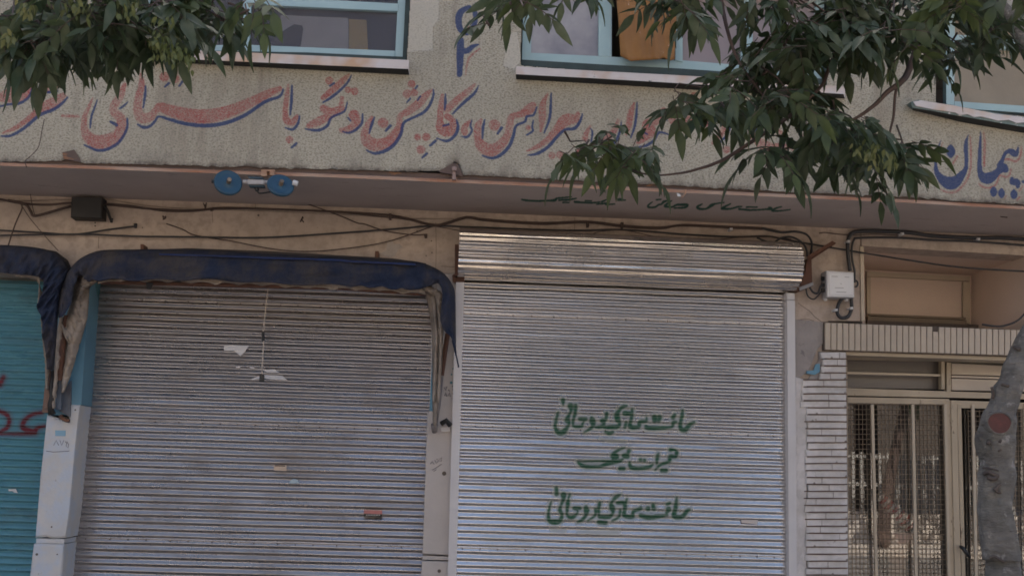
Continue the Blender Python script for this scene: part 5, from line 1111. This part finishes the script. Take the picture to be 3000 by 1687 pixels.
def knot(x, y, rx, rz, face, name, mat=None, collar=None):
    c = W(*zz(*KT, [(x, y)])[0], YT); ax = W(*zz(*KT, [(330, y)])[0], YT); 
    d = np.array([face, -1.0, .05]); d /= np.linalg.norm(d); u = np.cross(d, (0, 0, 1)); u /= np.linalg.norm(u); w = np.cross(u, d)
    c = c+np.array([0, -.085, 0]); mb = MB(); n = 28
    prof = [(1.45, -.075), (1.34, -.035), (1.22, -.008), (1.08, .006), (1.0, .003)] 
    Vv_ = [c+d*h+(u*rx*math.cos(t)+w*rz*math.sin(t))*r_*(1+.04*math.sin(3*t)) for r_, h in prof for t in np.linspace(0, 2*math.pi, n, endpoint=False)]
    mb.add(Vv_, [(i*n+j, i*n+(j+1) % n, (i+1)*n+(j+1) % n, (i+1)*n+j) for i in range(len(prof)-1) for j in range(n)])
    ko = mb.build('knot', BARK, trunk, smooth=True)
    mb = MB(); mb.add([c+d*.002+(u*rx*math.cos(t)+w*rz*math.sin(t))*1.01 for t in np.linspace(0, 2*math.pi, n, endpoint=False)], [tuple(range(n))]); mb.add([c-d*.01], [])
    mb.build(name, mat or CUTWOOD, trunk, label='red painted pruning scar' if mat is None else None)
knot(296, 583, .050, .047, -.30, 'pruning_scar')
SCARD = surf('dark_bark_scar', (.06, .045, .04), (.10, .08, .07), 20, .9, .6)
def scar(pts, wd):
    mb = MB(); P = []
    for x, y in pts:
        c = interp([(q[0], q[1]) for q in tr_[::-1]], y); w = interp([(q[0], q[2]) for q in tr_[::-1]], y)
        s = max(-.97, min(.97, (x-c)/(w/2))); r_ = w/2/1.94/F*(YT+9); pp = W(*zz(*KT, [(x, y)])[0], YT-r_*math.sqrt(1-s*s)+wd*.72); P.append(pp)
    mb.tube(smoothpath(P, 4), wd, 6); mb.build('bark_scar', SCARD, trunk, smooth=True)
scar([(255,868),(285,858),(315,872),(340,880)], .010); scar([(278,885),(305,895),(330,888)], .012); scar([(318,962),(345,930),(375,890),(405,850),(425,838)], .009)
scar([(322,965),(350,975),(390,985)], .007); scar([(250,835),(300,838),(340,850)], .004); scar([(345,690),(370,650),(400,615),(430,590)], .007); scar([(290,1345),(315,1335),(345,1352),(370,1368)], .007)
scar([(270,690),(295,692)], .010); scar([(430,150),(450,158),(465,160)], .010); scar([(358,360),(380,365),(400,370)], .007); scar([(270,540),(300,520),(340,530),(370,570),(372,610)], .005); scar([(340,740),(400,700),(430,690)], .005); scar([(300,375),(310,410),(305,440)], .007)
N_, M_, F_ = (-4.6, -3.6), (-4.2, -3.1), (-4.8, -4.5)
blobs = [(1745,10,95,40,14,N_),(1730,-30,140,40,17,N_),(1990,30,200,80,53,N_),(2250,30,200,75,56,N_),(2420,40,100,80,29,M_),(1960,126,110,60,34,N_),(2060,86,110,50,22,M_),
         (1900,211,130,42,29,N_),(1790,251,95,35,17,N_),(1990,276,120,45,26,N_),(1500,361,80,14,13,N_),(1590,376,60,16,12,N_),(1440,371,40,10,5,N_),(2090,306,80,30,15,N_),
         (2130,361,90,30,22,M_),(2250,346,70,26,15,M_),(2235,376,36,18,7,M_),(2380,126,70,45,15,M_),(2540,50,60,50,12,M_),(2180,76,130,60,29,M_),(1985,376,70,25,12,N_),(2200,431,90,20,10,M_),(2480,-10,120,50,17,N_)]
cb = W(2600, -250, -3.6)
twigs = [([(2760,-120,-3.7),(2720,40,-3.8),(2665,200,-3.9),(2640,240,-4),(2600,270,-4),(2560,310,-4),(2500,350,-4),(2440,362,-4)], .022, .005), ([(2640,245,-4),(2624,270,-4),(2618,340,-4),(2607,390,-4),(2605,440,-4)], .009, .004),
         ([(2900,-150,-3.7),(2500,20,-3.9),(2455,140,-4),(2425,210,-4),(2400,260,-4),(2300,350,-4)], .02, .005), ([(2330,330,-4.1),(2150,450,-4.1),(2092,480,-4.1),(2046,495,-4.1),(1990,508,-4.1),(1900,512,-4.1),(1800,480,-4.1)], .010, .003),
         ([(2900,-200,-3.7),(2400,-120,-3.9),(2000,-40,-4.1),(1700,-60,-4.1),(1480,-40,-4.1),(1400,30,-4.1)], .03, .004), ([(2100,-60,-4.0),(2150,150,-4.1),(2250,300,-4.1)], .012, .004)]
lim = MB(); t_ = pts[-3]
for q in ((2750, -140, -3.7), (2900, -210, -3.7), (3200, -300, -3.9)):
    e = W(*q); lim.tube(smoothpath([t_-np.array([0, 0, .4]), (t_+e)/2+np.array([0, 0, .15]), e], 6), np.linspace(.05, .026, 13), 10)
lim.build('limbs', BARK, tree, smooth=True)
cc = thing('x', None, None, (0, 0, 0)); bpy.data.objects.remove(cc)
crown(tree, blobs+[(1300,-30,40,12,7,N_),(1305,8,20,14,4,N_),(1262,-45,30,8,3,N_),(1236,60,6,4,1,N_),(1420,-60,100,30,8,N_)], 5,
      extra=[((2.2, -3.6, 6.0), (1.9, 1.3, .75), 420), ((3.6, -3.6, 6.6), (1.4, 1.3, 1.0), 200)], seeds=[(2190,388,20,16,46,(-4.75,-4.5)),(2245,395,14,12,20,(-4.75,-4.5))], twigs=twigs)
tree2 = thing('street_tree', 'leafy tree reaching in at the upper left corner with yellow-green seed clusters', 'tree', (-4.1, -3.9, 0))
tm = MB(); p_ = [np.array([-4.1, -3.9, 0]), np.array([-4.1, -3.9, .4]), np.array([-4.05, -3.95, 2.2]), np.array([-4.0, -4, 3.6]), np.array([-3.9, -4, 5.2]), np.array([-3.8, -4, 6.8])]
tm.tube(smoothpath(p_, 6), np.interp(np.linspace(0, 1, 31), [0, .1, .5, 1], [.19, .14, .11, .04]), 16); tm.build('trunk', BARK, tree2, smooth=True)
lim = MB()
for q in ((100, -60, -4.0), (450, -80, -4.0), (-100, 100, -4.0)):
    e = W(*q); s_ = p_[3]+np.array([0, 0, .2]); lim.tube(smoothpath([s_, (s_+e)/2+np.array([0, 0, .1]), e], 6), np.linspace(.05, .02, 13), 10)
lim.build('limbs', BARK, tree2, smooth=True)
blobs2 = [(70,22,120,50,37,N_),(250,12,130,50,42,N_),(430,7,110,45,29,N_),(560,12,90,35,15,N_),(50,79,80,35,22,N_),(190,64,100,35,26,N_),(330,84,70,30,17,N_),(450,54,70,30,14,N_),(545,59,35,20,5,N_),(620,27,50,20,5,N_),(300,-48,300,30,34,N_),(100,114,70,18,7,N_),(640,52,25,14,2,N_)]
crown(tree2, blobs2, 9, extra=[((-2.6, -3.9, 5.7), (1.5, 1.2, .6), 300), ((-4.0, -3.9, 6.4), (1.3, 1.3, 1.0), 180)],
      seeds=[(190,12,30,14,60,F_),(320,18,16,14,40,F_),(400,105,14,22,80,F_),(440,125,16,14,60,F_),(20,95,12,8,30,F_),(70,22,14,10,30,F_),(425,50,12,10,30,F_),(475,145,8,12,20,F_)],
      twigs=[([(-60,-60,-4),(150,20,-4),(260,90,-4)], .014, .004), ([(300,-60,-4),(420,60,-4),(520,110,-4)], .012, .003), ([(420,30,-4),(620,60,-4),(760,50,-4)], .008, .002)])

# ------------------------------------------------------------------ the street behind the camera, mirrored in the door glass
def trunkthing(x, y, h, r, lb, lean=.3):
    t = thing('street_tree', lb, 'tree', (x, y, 0), 'trees across the street'); mb = MB()
    mb.tube(smoothpath([np.array([x, y, 0]), np.array([x+lean*.3, y, h*.4]), np.array([x+lean, y, h])], 6), np.linspace(r, r*.45, 13), 10); mb.build('trunk', TWIG, t, smooth=True)
    rg = np.random.default_rng(int(x*10)+99); lv = Leaves()
    for i in range(90):
        v = rg.normal(0, 1, 3); v /= np.linalg.norm(v); lv.compound(np.array([x+lean, y, h+.9])+v*np.array([2.1, 2.1, 1.2])*rg.uniform(.3, 1), v, .55, rg)
    lv.build('foliage', LEAF, t)
for x, y, r, l, lb in [(3.0, -19.4, .16, .3, 'dark tree trunk across the street, mirrored left in the door glass'), (7.2, -18.2, .15, -.2, 'slim dark tree across the street, mirrored near the middle of the door glass'), (11.2, -18.6, .20, .9, 'leaning dark tree across the street, mirrored in the door glass'), (15.8, -19, .15, .2, 'dark tree across the street mirrored right in the door glass'), (-7, -19, .15, .2, 'dark tree across the street behind the left shops'), (21, -19, .15, .2, 'dark tree furthest along the opposite pavement')]:
    trunkthing(x, y, 4.4, r, lb, l)
fe = thing('iron_fence', 'white iron railing on a low wall along the opposite pavement', 'fence', (8, -22, 0)); mb = MB(); x = -20
WHT = surf('white_railing_paint', (.34, .33, .32), None, 3, .5, 0)
while x < 34: mb.box((x, -22.03, .8), (x+.09, -21.97, 2.45)); x += .26
mb.box((-20, -22.06, 1.5), (34, -22.03, 1.6)); mb.box((-20, -22.06, 2.3), (34, -22.03, 2.38)); mb.build('railing', WHT, fe)
mb = MB(); mb.box((-20, -22.3, 0), (34, -21.95, .78)); mb.build('base_wall', surf('pale_stone', (.5, .45, .4), (.4, .36, .32), 2, .8), fe)
ob = thing('brick_building', 'orange brick building with pale window bays across the street', 'building', (8, -30, 0))
mb = MB(); mb.box((-24, -40, 5.2), (38, -30, 12)); mb.build('upper_wall', surf('cream_render', (.72, .66, .56), (.64, .58, .49), 1, .85), ob)
mb = MB(); mb.box((-24, -40, 0), (38, -30, 5.17)); mb.build('wall', surf('brown_render', (.085, .07, .06), (.05, .042, .038), 1, .85), ob)
x = -23
while x < 38:
    mb = MB(); mb.box((x, -30.25, 0), (x+.9, -30.0, 11)); mb.build('brick_column', surf('orange_brick', (.62, .25, .13), (.5, .2, .11), 5, .85), ob)
    for z in (6.2, 9.4):
        mb = MB(); mb.box((x+1.3, -30.0, z), (x+3.3, -29.93, z+1.9)); mb.build('window', surf('dark_pane', (.05, .06, .08), None, 3, .15, 0), ob)
    mb = MB(); mb.box((x+1.2, -30.0, .2), (x+3.4, -29.94, 2.6)); mb.build('shop_front', surf('dark_opening', (.03, .03, .035), None, 3, .3, 0), ob)
    x += 4.2
